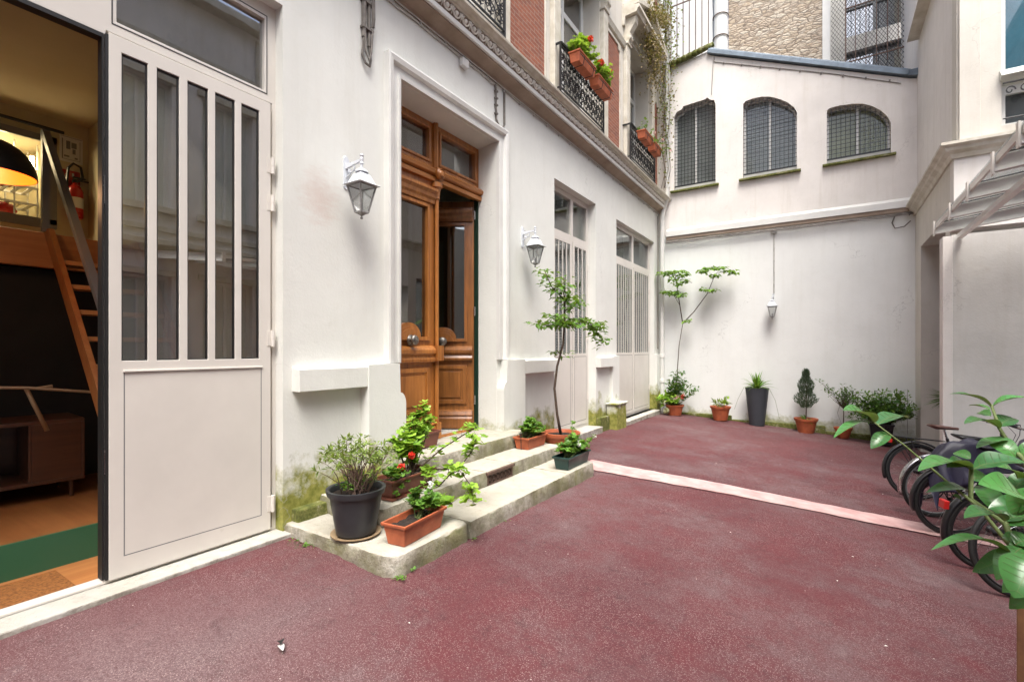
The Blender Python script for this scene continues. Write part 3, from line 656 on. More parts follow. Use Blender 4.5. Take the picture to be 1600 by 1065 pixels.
def leaf_door(fn, w, name, mat, knob_y, z0=.43, z1=3.50):
    """door leaf in local p (0..w) and depth t; fn(p, q, t)"""
    g0, g1 = 1.62, 3.17; s1 = .13; gl_, gr_ = s1, w-s1
    c = (gl_+gr_)/2; rr = (gr_-gl_)/2*.62
    hole = [(gl_, g1), (gl_, g0)]
    hole = [(gl_, g0+.02), (c-rr, g0+.02)]+[(c-rr*math.cos(R(a)), g0+.02+rr*math.sin(R(a))*.85) for a in range(15, 180, 15)]+[(c+rr, g0+.02), (gr_, g0+.02), (gr_, g1), (gl_, g1)]
    mb = MB(); wallpoly(mb, rect(0, w, z0, z1), [hole], fn, 0, -.055); lf = P(mb, name, mat, ed, bevel=.006)
    # glass moulding, cornice over the glass, arched boss, waist rail, raised panel, foot mouldings -- all pieces of the joinery
    mb = MB()
    wallpoly(mb, rect(gl_-.035, gr_+.035, g0-.02, g1+.035), [[(gl_-.001, g0+.021), (c-rr, g0+.021)]+[(c-rr*math.cos(R(a)), g0+.021+rr*math.sin(R(a))*.85) for a in range(15, 180, 15)]+[(c+rr, g0+.021), (gr_+.001, g0+.021), (gr_+.001, g1+.001), (gl_-.001, g1+.001)]], fn, .022, 0)
    pr = [(0, 3.225), (.03, 3.225), (.035, 3.265), (.055, 3.29), (.06, 3.33), (.09, 3.36), (.09, 3.39), (0, 3.42)]
    mb.prism(pr, lambda p, q, t: fn(t, q, p), .02, w-.02)
    pr = [(0, 1.34), (.05, 1.35), (.055, 1.38), (.035, 1.42), (.07, 1.45), (.07, 1.49), (.03, 1.53), (0, 1.54)]
    mb.prism(pr, lambda p, q, t: fn(t, q, p), .02, w-.02)
    for r_, h in ((rr, .03), (rr*.8, .045), (rr*.55, .035)):
        pts = [(c-r_*math.cos(R(a)), 1.60+r_*math.sin(R(a))*.85) for a in range(0, 181, 12)]; mb.prism(pts, fn, 0, h)
    pr = [(0, z0+.0), (.045, z0+.0), (.045, z0+.13), (.03, z0+.16), (.05, z0+.18), (.03, z0+.23), (0, z0+.25)]
    mb.prism(pr, lambda p, q, t: fn(t, q, p), .02, w-.02)
    wallpoly(mb, rect(gl_-.03, gr_+.03, .76, 1.28), [rect(gl_+.02, gr_-.02, .81, 1.23)], fn, .024, 0)
    wallpoly(mb, rect(gl_+.02, gr_-.02, .81, 1.23), [rect(gl_+.05, gr_-.05, .84, 1.20)], fn, .010, 0)
    mb.prism(rect(gl_+.055, gr_-.055, .845, 1.195), fn, 0, .022)
    P(mb, 'door_moulding', mat, lf, bevel=.006)
    mb = MB(); a, b = gl_-.01, gr_+.01; mb.prism(rect(a, b, g0-.01, g1+.01), fn, -.03, -.026); P(mb, 'pane', 'glass_dark', lf)
    mb = MB(); cc = Vector(fn(c, 1.60, .04)); dd = (Vector(fn(c, 1.60, .12))-cc).normalized()
    pts = [cc+dd*x for x in (0, .01, .02, .035, .05, .065, .08, .09, .095)]; mb.tube(pts, [.06, .06, .028, .032, .052, .058, .052, .028, .006], 16)
    P(mb, 'door_knob', 'chrome_old', lf, smooth=True)
    return lf
M['chrome_old'] = plain('aged_nickel', (.30, .28, .25), .3, .3, 40, .3, .8)
L1 = leaf_door(lambda p, q, t: (DX+.005+t, 3.50+p, q), .865, 'door_leaf', 'wood', 0)
mb = MB()   # astragal column with capital on the closed leaf
mb.tube([(DX+.03, 4.385, z) for z in (.43, .5)], .036, 8); mb.tube([(DX+.03, 4.385, .5), (DX+.03, 4.385, 3.30)], .026, 10)
mb.lathe([(.028, 3.28), (.04, 3.30), (.034, 3.32), (.045, 3.40), (.05, 3.42), (.07, 3.43), (.07, 3.48), (.05, 3.492)], (DX+.03, 4.385, 0), 16)
mb.box(DX+.0, DX+.095, 4.33, 4.44, 1.36, 1.54); mb.box(DX-.0, DX+.07, 4.345, 4.425, .43, .62)
P(mb, 'astragal', 'wood', ed, smooth=35)
ct, st_ = math.cos(TH), math.sin(TH)
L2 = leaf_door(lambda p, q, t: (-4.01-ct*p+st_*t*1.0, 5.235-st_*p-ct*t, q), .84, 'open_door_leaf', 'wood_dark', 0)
M['green_d'] = plain('dark_green_paint', (.012, .035, .022), .4, .1, 4, 0)
mb = MB(); mb.box(DX-.13, DX-.0, 5.246, 5.262, .42, 3.6); P(mb, 'door_rebate', 'green_d', ed)
for z in (.75, 1.95, 3.25):
    mb = MB(); mb.lathe([(.012, 0), (.012, .12)], (DX-.05, 5.238, z), 8); P(mb, 'hinge', 'chrome', ed)

# ------------------------------------------------------------------ entrance hall and gate room interiors
mb = MB(); mb.box(-8.5, -8.45, 2.45, 6.6, .3, 4.6); mb.box(-8.5, -3.97, 6.5, 6.55, .3, 4.6); mb.box(-8.5, -3.97, 2.45, 2.5, .3, 4.6); mb.box(-8.5, -3.97, 2.45, 6.55, 4.4, 4.45); P(mb, 'hall_wall', 'hall')
mb = MB(); mb.box(-8.5, -3.9, 2.45, 6.55, .3, .415); P(mb, 'hall_floor', 'sill_st')
mb = MB(); mb.box(-7.95, -7.9, -3, 2.25, -.2, 3.05); mb.box(-7.95, -7.9, 1.877, 2.25, 3.05, 3.99); mb.box(-7.95, -7.9, -3, 2.25, 3.99, 4.4); mb.box(-7.95, -7.9, -3, .2, 3.05, 3.99)
mb.box(-7.95, -3.98, 2.24, 2.44, -.2, 4.4); mb.box(-7.95, -3.98, -3.05, -3, -.2, 4.4); mb.box(-8.9, -3.98, -3, 2.4, 4.31, 4.36)
mb.box(-8.9, -8.85, .2, 1.9, 3.0, 4.1); mb.box(-8.9, -7.95, .15, .2, 3.0, 4.1); mb.box(-8.9, -7.95, 1.88, 1.93, 3.0, 4.1); mb.box(-8.9, -7.95, .2, 1.9, 2.95, 3.05); mb.box(-8.9, -7.95, .2, 1.9, 4.0, 4.1)
P(mb, 'room_wall', 'room')
mb = MB(); mb.box(-7.9, -4.57, -3, 2.24, .15, .20); P(mb, 'room_floor', 'parquet')
mb = MB(); mb.box(-4.575, -4.555, -3, 2.24, -.1, .202); P(mb, 'step_riser', 'green')
mb = MB(); mb.box(-4.56, -3.9, -3, 2.24, -.15, -.04); P(mb, 'room_floor', 'pine')
mb = MB(); mb.box(-6.28, -6.2, -3, 2.24, 2.27, 2.60); P(mb, 'loft_beam', 'pine', bevel=.01)
mb = MB(); mb.box(-7.9, -6.28, -3, 2.24, 2.45, 2.57); P(mb, 'loft_floor', 'pine')
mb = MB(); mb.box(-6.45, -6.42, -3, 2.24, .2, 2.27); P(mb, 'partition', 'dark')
mb = MB(); mb.box(-7.88, -7.85, .1, 1.93, 3.98, 4.06); mb.box(-7.88, -7.85, 1.86, 1.93, 3.0, 4.06); mb.box(-7.88, -7.85, .1, 1.93, 2.95, 3.06); P(mb, 'niche_frame', 'steelg')
mb = MB(); mb.tube([(-7.8, -3, 4.13), (-7.8, 1.98, 4.13)], .02, 8); P(mb, 'curtain_rod', 'iron')
def post(a, b, mb): mb.tube([a, b], .04, 4)
# ------------------------------------------------------------------ things in the gate room
def T(mb, name, mat, parent, **kw): return mb.build(name, mat, parent, **kw)
st = thing('loft_stair', 'steep pine stair with grey handrail climbing to the loft inside the open gate', 'stairs', (-4.8, 1.8, .2))
sx = lambda z: -6.2+(2.6-z)*.842
for y in (1.45, 2.14):
    mb = MB(); a, b = (sx(2.62), 2.62), (sx(.2), .2)
    mb.prism([(a[0]-.0, a[1]), (a[0]+.16, a[1]), (b[0]+.16, b[1]), (b[0]-.02, b[1])], lambda p, q, t: (p, t, q), y-.02, y+.02); T(mb, 'stringer', 'pine_v', st, world=True)
z = .43
while z < 2.5:
    mb = MB(); mb.box(sx(z)-.06, sx(z)+.13, 1.47, 2.12, z-.04, z); T(mb, 'tread', 'pine_light', st, world=True, bevel=.004); z += .235
mb = MB(); mb.tube([(sx(2.6)+.05, 1.43, 2.6), (sx(2.6)+.05, 1.43, 3.55)], .038, 4); mb.tube([(sx(2.6)+.05, 1.43, 3.53), (sx(.6)+.05, 1.43, 1.5)], .038, 4); mb.tube([(sx(.7)+.05, 1.47, .6), (sx(.7)+.05, 1.47, 1.6)], .03, 4)
T(mb, 'handrail', 'steelg', st, world=True)
pl = thing('pendant_lamp', 'black dome pendant lamp with orange inside hanging in the open gate', 'lamp', (-4.9, .85, 2.72))
mb = MB(); pr = [(.245*math.cos(R(a)), .245*math.sin(R(a))*1.05) for a in range(0, 86, 8)]+[(.03, .26), (.03, .30)]
mb2 = MB(); n_ = 32
o_ = [];
for r_, h in pr:
    for k in range(n_): mb.v.append((r_*math.cos(2*math.pi*k/n_), r_*math.sin(2*math.pi*k/n_), h)); mb2.v.append(((r_-.006)*math.cos(2*math.pi*k/n_), (r_-.006)*math.sin(2*math.pi*k/n_), h-.006 if h > .01 else h))
for i in range(len(pr)-1):
    for k in range(n_):
        a, b = i*n_+k, i*n_+(k+1) % n_; mb.f.append((a, b, b+n_, a+n_)); mb2.f.append((a, b, b+n_, a+n_))
T(mb, 'lamp_shade', 'iron', pl, smooth=True); T(mb2, 'shade_lining', 'orange', pl, smooth=True)
mb = MB(); mb.tube([(0, 0, .28), (0, 0, 1.58)], .006, 6); T(mb, 'cord', 'iron', pl)
mb = MB(); mb.lathe([(.01, .02), (.035, .04), (.04, .08), (.02, .13), (.02, .2)], (0, 0, 0), 14); T(mb, 'bulb', 'whitem', pl, smooth=True)
li = bpy.data.lights.new('pendant_light', 'POINT'); li.energy = 3; li.color = (1, .62, .3); li.shadow_soft_size = .04
lo = bpy.data.objects.new('pendant_light', li); COL.objects.link(lo); lo.parent = pl; lo.location = (0, 0, -.02)
# shelf with lights in the wall niche
sh = thing('wire_shelf', 'white wire shelf crammed with things and lit by bare bulbs in a wall niche', 'shelf', (-8.2, 1.0, 3.06))
mb = MB()
for y in (-.75, -.3, .15, .6, .8):
    for x in (.15, -.25): mb.tube([(x, y, 0), (x, y, .92)], .009, 5)
T(mb, 'upright', 'whitem', sh)
for z in (.18, .38, .62):
    mb = MB()
    for k in range(16): mb.box(-.26, .16, -.76+k*.1, -.72+k*.1, z, z+.008)
    mb.box(.14, .165, -.77, .81, z-.012, z+.012); mb.box(-.26, -.24, -.77, .81, z-.012, z+.012); T(mb, 'wire_tier', 'whitem', sh)
mb = MB(); mb.tube([(.2, .74, .75), (.2, .74, .60)], .022, 8); mb.tube([(-.3, -.2, .86), (-.3, .55, .86)], .018, 8); T(mb, 'bulb', 'glow', sh)
li = bpy.data.lights.new('niche_light', 'AREA'); li.energy = 14; li.color = (1, .80, .45); li.size = .5
lo = bpy.data.objects.new('niche_light', li); COL.objects.link(lo); lo.parent = sh; lo.location = (.05, .3, .86); lo.rotation_euler = (0, R(-20), 0)
rr_ = random.Random(4)
BX = [((.0, -.55, .19), (.3, .35, .13), 'paper', 'stack of papers on the middle tier of the wire shelf'), ((-.05, .10, .39), (.26, .3, .15), 'cabinet', 'brown box on the upper tier of the wire shelf'), ((.0, .5, .39), (.2, .22, .12), 'terracotta', 'orange brown carton under the lit bulb on the wire shelf'), ((-.05, -.3, .63), (.3, .6, .12), 'cabinet', 'long brown case on the top tier of the wire shelf'), ((.05, -.35, .01), (.22, .4, .11), 'f_pink', 'pink striped box on the niche floor')]
for (x, y, z), (a, b, c), m_, lab in BX:
    mb = MB(); mb.box(-a/2, a/2, -b/2, b/2, 0, c); mb.box(-a/2-.004, a/2+.004, -b/2-.004, b/2+.004, c, c+.02); o = mb.build('storage_box', m_, bevel=.006); o.location = (-8.2+x, 1.0+y, 3.06+z); tag(o, lab, 'box')
mb = MB(); mb.lathe([(.03, 0), (.08, .02), (.105, .08), (.08, .15), (.02, .17)], (0, 0, 0), 20, sy=1.4); o = mb.build('helmet', 'red', smooth=True); o.location = (-8.15, 1.5, 3.065); tag(o, 'round red helmet lying at the foot of the wire shelf', 'helmet')
# wall papers, extinguisher
mb = MB(); mb.box(0, .006, -.11, .11, -.16, .16); po = thing('floor_plan_poster', 'sheet with a drawn evacuation plan pinned above the red sign', 'poster', (-7.9, 2.075, 3.98)); T(mb, 'sheet', 'paper', po)
mb = MB()
for a, b, c, d in ((-.1, .1, .145, .15), (-.09, -.08, -.13, .12), (.08, .085, -.13, .12), (-.09, .085, -.13, -.125), (-.05, -.01, .0, .10), (.0, .05, .02, .09), (.01, .04, -.05, .01), (-.07, -.02, -.1, -.08), (.03, .06, -.11, -.09)): mb.box(.0065, .009, a, b, c, d)
T(mb, 'drawing', 'steelg', po)
so_ = thing('extinguisher_sign', 'red square sign with white extinguisher symbol on the room wall', 'sign', (-7.9, 2.07, 3.62)); mb = MB(); mb.box(0, .006, -.09, .09, -.10, .10); T(mb, 'sign_plate', 'red', so_)
mb = MB(); mb.box(.0065, .009, -.06, -.03, -.06, .02); mb.box(.0065, .009, -.055, -.035, .02, .05); mb.box(.0065, .009, .01, .03, .02, .07); mb.box(.0065, .009, .03, .06, -.03, .03); T(mb, 'symbol', 'paper', so_)
fe = thing('fire_extinguisher', 'red fire extinguisher with black hose on the wall behind the handrail', 'extinguisher', (-7.82, 2.09, 3.12))
mb = MB(); mb.lathe([(.07, 0), (.08, .02), (.08, .33), (.055, .39), (.025, .42), (.025, .44)], (0, 0, 0), 20); T(mb, 'cylinder', 'red', fe, smooth=40)
mb = MB(); mb.lathe([(.03, .44), (.03, .47)], (0, 0, 0), 10); mb.box(-.02, .02, -.02, .13, .47, .485); mb.box(-.02, .02, -.02, .10, .50, .512); mb.tube([(0, .03, .46), (.02, .07, .52), (.02, .05, .64), (.02, -.02, .67), (.03, -.07, .6), (.06, -.09, .45), (.06, -.09, .2)], .014, 8); T(mb, 'valve_and_hose', 'iron', fe)
mb = MB(); mb.lathe([(.0805, .12), (.0805, .25)], (0, 0, 0), 20); T(mb, 'paper_label', 'paper', fe, smooth=40)
# sideboard
cb = thing('sideboard', 'low dark wooden sideboard on tapered legs under the loft', 'cabinet', (-5.55, 1.55, .2), (0, 0, R(-4)))
mb = MB(); mb.box(-.6, .0, -1.3, 0, .66, .69); mb.box(-.6, 0, -1.3, 0, .15, .18); mb.box(-.6, 0, -.02, 0, .18, .66); mb.box(-.6, 0, -1.3, -1.28, .18, .66); mb.box(-.6, -.58, -1.28, -.02, .18, .66); mb.box(-.5, 0, -.36, -.34, .18, .66); mb.box(-.02, 0, -.34, -.02, .18, .66); T(mb, 'carcass', 'cabinet', cb, bevel=.004)
mb = MB(); mb.box(-.1, -.085, -1.28, -.6, .18, .66); T(mb, 'sliding_door', 'cabinet', cb)
for x, y in ((-.06, -.08), (-.54, -.08), (-.06, -1.2), (-.54, -1.2)): mb = MB(); mb.tube([(x, y, .15), (x+.01, y, 0)], [.024, .013], 10); T(mb, 'leg', 'cabinet', cb)
mb = MB(); mb.tube([(-5.2, -1, 1.22), (-5.2, .6, 1.235), (-5.16, 1.1, 1.20), (-5.1, 1.75, 1.10)], .011, 8); mb.tube([(-5.2, 1.25, 1.2), (-5.2, 1.1, 1.19), (-5.2, 1.22, .85)], .016, 8)
o = mb.build('grab_rail', 'saucer', smooth=True); tag(o, 'thin pale curved rail crossing the room above the sideboard', 'rail')
mb = MB(); mb.box(-4.42, -3.92, -.6, 1.08, -.04, -.005); o = mb.build('door_mat', 'mat', bevel=.01); tag(o, 'orange brown coir door mat behind the threshold', 'door mat')

# ================================================================== WALL LANTERNS
def make_lantern(label, loc, rot=0, arm=True):
    ln = thing('wall_lantern', label, 'lantern', loc, (0, 0, rot), 'white wall lanterns'); ln.scale = (.94, .94, .94)
    # local: wall at x=0, lamp axis at x=.23, z=0 bottom of lamp
    cx = .23
    mb = MB()
    def sq(z, h, hw): return [(cx-hw, -hw, z), (cx+hw, -hw, z), (cx+hw, hw, z), (cx-hw, hw, z)]
    # roof frustum + rim
    a, b = .105, .058
    vs = sq(.30, 0, a+.02)+sq(.305, 0, a+.02)+sq(.31, 0, a-.01)+sq(.40, 0, b)+sq(.41, 0, b-.01)
    fs = [(0, 1, 2, 3)]
    for i in range(4):
        for k in range(4): fs.append((i*4+k, i*4+(k+1) % 4, i*4+4+(k+1) % 4, i*4+4+k))
    fs.append((16, 17, 18, 19)); mb.add(vs, fs); T(mb, 'roof', 'lantern', ln, bevel=.003)
    mb = MB(); mb.lathe([(.03, .40), (.03, .425), (.062, .425), (.058, .44), (.035, .455), (.012, .46), (.012, .50), (.02, .51), (.012, .53)], (cx, 0, 0), 18); T(mb, 'chimney', 'lantern', ln, smooth=35)
    mb = MB(); t0, b0 = .092, .042
    for sx_ in (-1, 1):
        for sy_ in (-1, 1): mb.tube([(cx+sx_*t0, sy_*t0, .30), (cx+sx_*b0, sy_*b0, .05)], .0085, 4)
    for z, h in ((.295, t0), (.05, b0)):
        c4 = [(cx-h, -h, z), (cx+h, -h, z), (cx+h, h, z), (cx-h, h, z)]
        for k in range(4): mb.tube([c4[k], c4[(k+1) % 4]], .009, 4)
    mb.add(sq(.048, 0, b0)+[(cx, 0, .012)], [(0, 1, 4), (1, 2, 4), (2, 3, 4), (3, 0, 4), (3, 2, 1, 0)])
    mb.lathe([(.012, -.01), (.014, .0), (.006, .012)], (cx, 0, 0), 10)
    mb.tube([(cx, 0, .04), (cx, 0, .13)], .009, 6)
    T(mb, 'cage', 'lantern_g', ln)
    mb = MB()
    g = [(t0-.004, .295), (b0-.004, .055)]
    c8 = [(cx+s1*h, s2*h, z) for h, z in g for s1, s2 in ((-1, -1), (1, -1), (1, 1), (-1, 1))]
    mb.add(c8, [(k, (k+1) % 4, (k+1) % 4+4, k+4) for k in range(4)]); T(mb, 'glass', 'glass_clear', ln)
    if arm:
        mb = MB(); mb.box(.0, .014, -.03, .03, .33, .60)
        mb.lathe([(.03, 0), (.022, .012)], (.0, 0, .60), 14, 'x'); mb.lathe([(.03, 0), (.022, .012)], (.0, 0, .33), 14, 'x')
        mb.prism([(.01, .50), (.10, .515), (cx+.01, .535), (cx+.012, .555), (.09, .545), (.01, .56)], lambda p, q, t: (p, t, q), -.012, .012)
        mb.tube([(.015, 0, .42), (.06, 0, .44), (.07, 0, .48), (.045, 0, .50), (.05, 0, .46), (.09, 0, .455), (.12, 0, .47), (.13, 0, .50), (.11, 0, .52)], .009, 6)
        mb.lathe([(.012, .53), (.02, .55), (.014, .57), (.022, .585), (.008, .60)], (cx, 0, 0), 12)
        T(mb, 'bracket', 'lantern', ln, smooth=40)
        mb = MB(); mb.tube([(.02, .02, .55), (.03, .03, .57), (.03, .02, .53)], .008, 6); T(mb, 'wire', 'iron', ln)
    return ln
make_lantern('white wall lantern left of the wooden door, beside a reddish smear on the wall', (X, 2.86, 2.655))
make_lantern('white wall lantern between the wooden door and the first barred metal door', (X, 5.90, 2.66))
l3 = make_lantern('small white lantern hanging from a conduit on the far blank wall', (-1.02, 12.69, 2.19), R(-90), False)
mb = MB(); mb.tube([(.02, 0, .42), (.04, .012, .56), (.21, 0, .54), (.23, 0, .48)], .012, 6); mb.tube([(.012, 0, .33), (.014, 0, .62)], .02, 4); T(mb, 'bracket', 'lantern', l3)
mb = MB(); mb.tube([(0, 0, .6), (0, 0, 1.98)], .012, 6)
for k in range(5): mb.box(-.012, .014, -.025, .025, .78+k*.28, .80+k*.28)
o = mb.build('wall_conduit', 'cable_w'); o.location = (-1.0, 12.685, 2.19); tag(o, 'pale vertical conduit running down to the lantern on the far wall', 'conduit')
mb = MB(); mb.box(-.06, .06, -.05, 0, -.05, .05); o = mb.build('junction_box', 'whitem', bevel=.008); o.location = (-1.0, 12.69, 4.22); tag(o, 'small white junction box at the top of the far wall conduit', 'junction box')

# ================================================================== CABLES AND PIPES ON THE LEFT WALL
mb = MB(); r2 = random.Random(2)
def sagline(y0, y1, z, x, sag, step=.55, r=.009):
    pts = []; y = y0
    while y < y1:
        pts += [(x, y, z+r2.uniform(-.006, .006)), (x+.004, y+step*.5, z-sag*r2.uniform(.5, 1))]; y += step
    pts.append((x, y1, z)); mb.tube(pts, r, 5)
sagline(1.0, 5.2, 4.965, X+.014, .014); sagline(5.45, 12.6, 4.985, X+.012, .02); sagline(1.0, 12.6, 4.995, X+.03, .006, .8, .007)
for k in range(30): y = 1.0+k*.4; mb.box(X, X+.028, y, y+.018, 4.955, 4.985)
o = mb.build('wall_cable', 'cable_w'); tag(o, 'clipped cables running under the long cornice', 'cable')
mb = MB(); mb.box(-.03, .03, -.06, .06, -.05, .05); o = mb.build('junction_box', 'whitem', bevel=.008); o.location = (X+.035, 4.53, 4.90); tag(o, 'white junction box on the cables above the wooden door', 'junction box')
mb = MB(); x = X+.016
mb.tube([(x, 5.20, 4.97), (x, 5.22, 4.90), (x, 5.215, 4.66), (x, 5.23, 4.60), (x, 5.225, 4.52), (x+.01, 5.27, 4.45), (x, 5.38, 4.46), (x, 5.42, 4.52), (x, 5.42, 4.97)], .014, 6)
for z in (4.87, 4.78, 4.69, 4.58): mb.box(x-.014, x+.02, 5.195, 5.245, z, z+.02)
o = mb.build('hanging_cable', 'cable'); tag(o, 'looped cable dangling at the top right corner of the door surround', 'cable')
mb = MB(); mb.tube([(X+.02, 3.05, 5.02), (X+.02, 3.05, 4.42)], .022, 8); mb.tube([(X+.02, 3.11, 5.02), (X+.02, 3.11, 4.36)], .016, 8); mb.tube([(X+.05, 3.13, 5.02), (X+.05, 3.14, 4.62), (X+.04, 3.14, 4.55)], .018, 6)
mb.tube([(X+.02, 3.05, 4.44), (X+.02, 3.03, 4.25), (X+.03, 3.06, 4.18), (X+.03, 3.11, 4.17), (X+.02, 3.13, 4.24), (X+.02, 3.11, 4.38)], .012, 6)
mb.tube([(X+.04, 3.05, 4.44), (X+.04, 3.05, 4.28), (X+.045, 3.09, 4.21), (X+.04, 3.12, 4.3), (X+.04, 3.14, 4.56)], .010, 6)
for z in (4.5, 4.75): mb.box(X, X+.045, 3.02, 3.15, z, z+.02)
o = mb.build('cable_riser', 'cable'); tag(o, 'bundle of vertical cables ending in a loop above the left lantern', 'cable')
# downpipe in the far left corner
dp = thing('drainpipe', 'cream drainpipe in the far left corner, overgrown with creeper at the top', 'drainpipe', (-3.53, 12.55, -.15))
mb = MB(); mb.tube([(0, 0, 0), (0, 0, 5.05), (.05, 0, 5.3), (.14, -.02, 5.5), (.14, -.02, 12)], .055, 12); T(mb, 'pipe', 'gwhite', dp, smooth=40)
for z, cx in ((1.42, 0), (.78, 0), (3.1, 0), (5.75, .14), (6.9, .14), (8.0, .14)):
    mb = MB(); mb.lathe([(.056, z), (.068, z+.01), (.068, z+.09), (.056, z+.1)], (cx, -.02 if cx else 0, 0), 14); T(mb, 'collar', 'gwhite', dp, smooth=40)
mb = MB(); mb.tube([(-3.60, 12.42, 1.5), (-3.60, 12.42, 4.9)], .014, 6); o = mb.build('thin_conduit', 'cable'); tag(o, 'thin dark conduit running down beside the corner drainpipe', 'conduit')

# ================================================================== BALCONIES
def make_balcony(y0, y1, label):
    z0, z1 = 5.56, 6.33; bx = -3.50
    b = thing('balcony_railing', label, 'railing', (bx, y0, z0), (0, 0, 0), 'wrought iron window railings'); L = y1-y0; H = z1-z0
    mb = MB()
    mb.box(-.02, .03, 0, L, H-.03, H); mb.box(-.012, .012, 0, L, H-.07, H-.055); mb.box(-.012, .012, 0, L, .05, .07); mb.box(-.012, .012, 0, L, -.02, 0)
    for y in (0, L): mb.box(-.014, .014, y-.014, y+.014, -.03, H)
    for y in (0, L): mb.box(-.17, -.014, y-.012, y+.012, H-.03, H); mb.box(-.17, -.014, y-.012, y+.012, .05, .07)
    T(mb, 'rail', 'iron', b)
    mb = MB(); n = int(L/.21); p = L/n; r2 = random.Random(9)
    for k in range(n):
        c = p*(k+.5)
        for z in (.2, .36, .54):
            for s_ in (-1, 1):
                pts = []
                for i in range(13):
                    a = i/12*math.pi*2.6; rr = .055*(1-i/14); pts.append((0.002*s_, c+s_*(.052-rr*math.cos(a)*.9), z+rr*math.sin(a)*1.2*(1 if z != .36 else -1)))
                mb.tube(pts, [.009]*6+[.0075]*6+[.012], 4)
        mb.tube([(0, c, .06), (0, c+.03, .16), (0, c-.02, .3), (0, c+.02, .45), (0, c, .7)], .008, 4)
        for z in (.13, .28, .45, .62):
            mb.lathe([(.003, -.028), (.018, 0), (.003, .028)], (0, c, z), 6)
            mb.tube([(0, c-.08, z+.02), (0, c-.03, z-.015), (0, c, z+.02), (0, c+.03, z-.015), (0, c+.08, z+.02)], [.004, .010, .006, .010, .004], 4)
        mb.tube([(0, c+p/2, .06), (0, c+p/2, H-.06)], .006, 4)
    T(mb, 'scrollwork', 'iron', b)
    return b
make_balcony(6.80, 8.56, 'black wrought iron window railing carrying two boxes of red geraniums')
make_balcony(10.05, 11.80, 'black wrought iron window railing nearest the drainpipe, with faded geraniums')
make_balcony(3.30, 5.22, 'black wrought iron window railing cut by the top edge, without flower boxes')

# ================================================================== STEPS
sp = thing('stone_steps', 'three worn limestone steps with mossy risers in front of the wooden door', 'steps', (-3.0, 4.0, 0))
def rounded(x0, x1, y0, y1, r):
    pts = [(x0, y0)]
    for a in range(-90, 1, 15): pts.append((x1-r+r*math.cos(R(a)), y0+r+r*math.sin(R(a))))
    for a in range(0, 91, 15): pts.append((x1-r*.6+r*.6*math.cos(R(a)), y1-r*.6+r*.6*math.sin(R(a))))
    return pts+[(x0, y1)]
FZ = lambda p, q, t: (p, q, t)
def stepmesh(pts, z0, z1, seed, cuts):
    """slab with chipped, uneven edge: outline resampled and jittered, nosing rounded"""
    r2 = random.Random(seed); out = []
    n = len(pts)
    for i in range(n):
        a, b = Vector(pts[i]), Vector(pts[(i+1) % n]); L = (b-a).length; k = max(1, int(L/.05))
        for j in range(k): out.append(a+(b-a)*j/k)
    mb = MB(); n = len(out); c = sum(out, Vector((0, 0)))/n
    lv = [(z0, .0), (z0+(z1-z0)*.3, .004), (z0+(z1-z0)*.62, .004), (z1-.022, .0), (z1-.006, -.006), (z1, -.02)]
    for z, off in lv:
        for i, p in enumerate(out):
            d = (out[(i+1) % n]-out[i-1]).normalized(); nn = Vector((d.y, -d.x)); j = r2.uniform(-.005, .005)*(1.6 if z < z1-.03 else .7)
            if r2.random() < .05 and z > z1-.03: j -= .012
            q = p+nn*(off+j); mb.v.append((q.x, q.y, z+(r2.uniform(-.002, .002) if z > z0 else 0)))
    for l in range(len(lv)-1):
        for i in range(n): a = l*n+i; b = l*n+(i+1) % n; mb.f.append((a, b, b+n, a+n))
    tri = tessellate_polygon([[Vector((*mb.v[(len(lv)-1)*n+i][:2], 0)) for i in range(n)]]); mb.f += [tuple(i+(len(lv)-1)*n for i in t) for t in tri]
    return mb
P2 = lambda mb, name, mat, **kw: mb.build(name, mat, sp, world=True, **kw)
P2(stepmesh(rounded(-3.66, -2.42, 2.27, 3.115, .13), -.15, .10, 1, 0), 'lower_step', 'stone', smooth=35)
P2(stepmesh([(-3.66, 3.119), (-2.42, 3.119), (-2.42, 4.93), (-3.66, 4.93)], -.15, .10, 2, 0), 'lower_step', 'stone', smooth=35)
P2(stepmesh([(-3.66, 4.934), (-2.42, 4.934), (-2.42, 5.58), (-2.5, 5.64), (-3.66, 5.66)], -.15, .102, 3, 0), 'lower_step', 'stone', smooth=35)
P2(stepmesh([(-3.66, 2.60), (-2.93, 2.60), (-2.90, 2.63), (-2.90, 4.0), (-3.66, 4.0)], .09, .25, 4, 0), 'middle_step', 'stone', smooth=35)
P2(stepmesh([(-3.66, 4.48), (-2.90, 4.48), (-2.90, 5.62), (-2.93, 5.66), (-3.66, 5.66)], .09, .25, 5, 0), 'middle_step', 'stone', smooth=35)
P2(stepmesh([(-3.66, 4.003), (-2.90, 4.003), (-2.90, 4.477), (-3.66, 4.477)], .215, .2495, 6, 0), 'middle_step', 'stone', smooth=35)
mb = MB(); mb.box(-3.3, -2.925, 4.003, 4.477, .09, .214); P2(mb, 'grate_recess', 'frame_d')
mb = MB(); wallpoly(mb, rect(4.0, 4.48, .105, .215), [rect(4.02, 4.46, .12, .2)], FX, -2.893, -2.92); mb.box(-2.94, -2.875, 3.985, 4.495, .215, .24)
for k in range(6):
    c = 4.056+k*.0735
    for s_ in (-1, 1):
        mb.tube([(-2.905, c-.036*s_, .12), (-2.905, c+.036*s_, .2)], .0055, 4)
        mb.tube([(-2.905, c-.036*s_, .16), (-2.905, c, .12), (-2.905, c+.036*s_, .16)], .0045, 4)
    mb.torus(.014, .004, (-2.905, c, .16), 'x', 10, 4); mb.tube([(-2.905, c+.0367, .12), (-2.905, c+.0367, .2)], .005, 4)
P2(mb, 'iron_grate', 'rust')
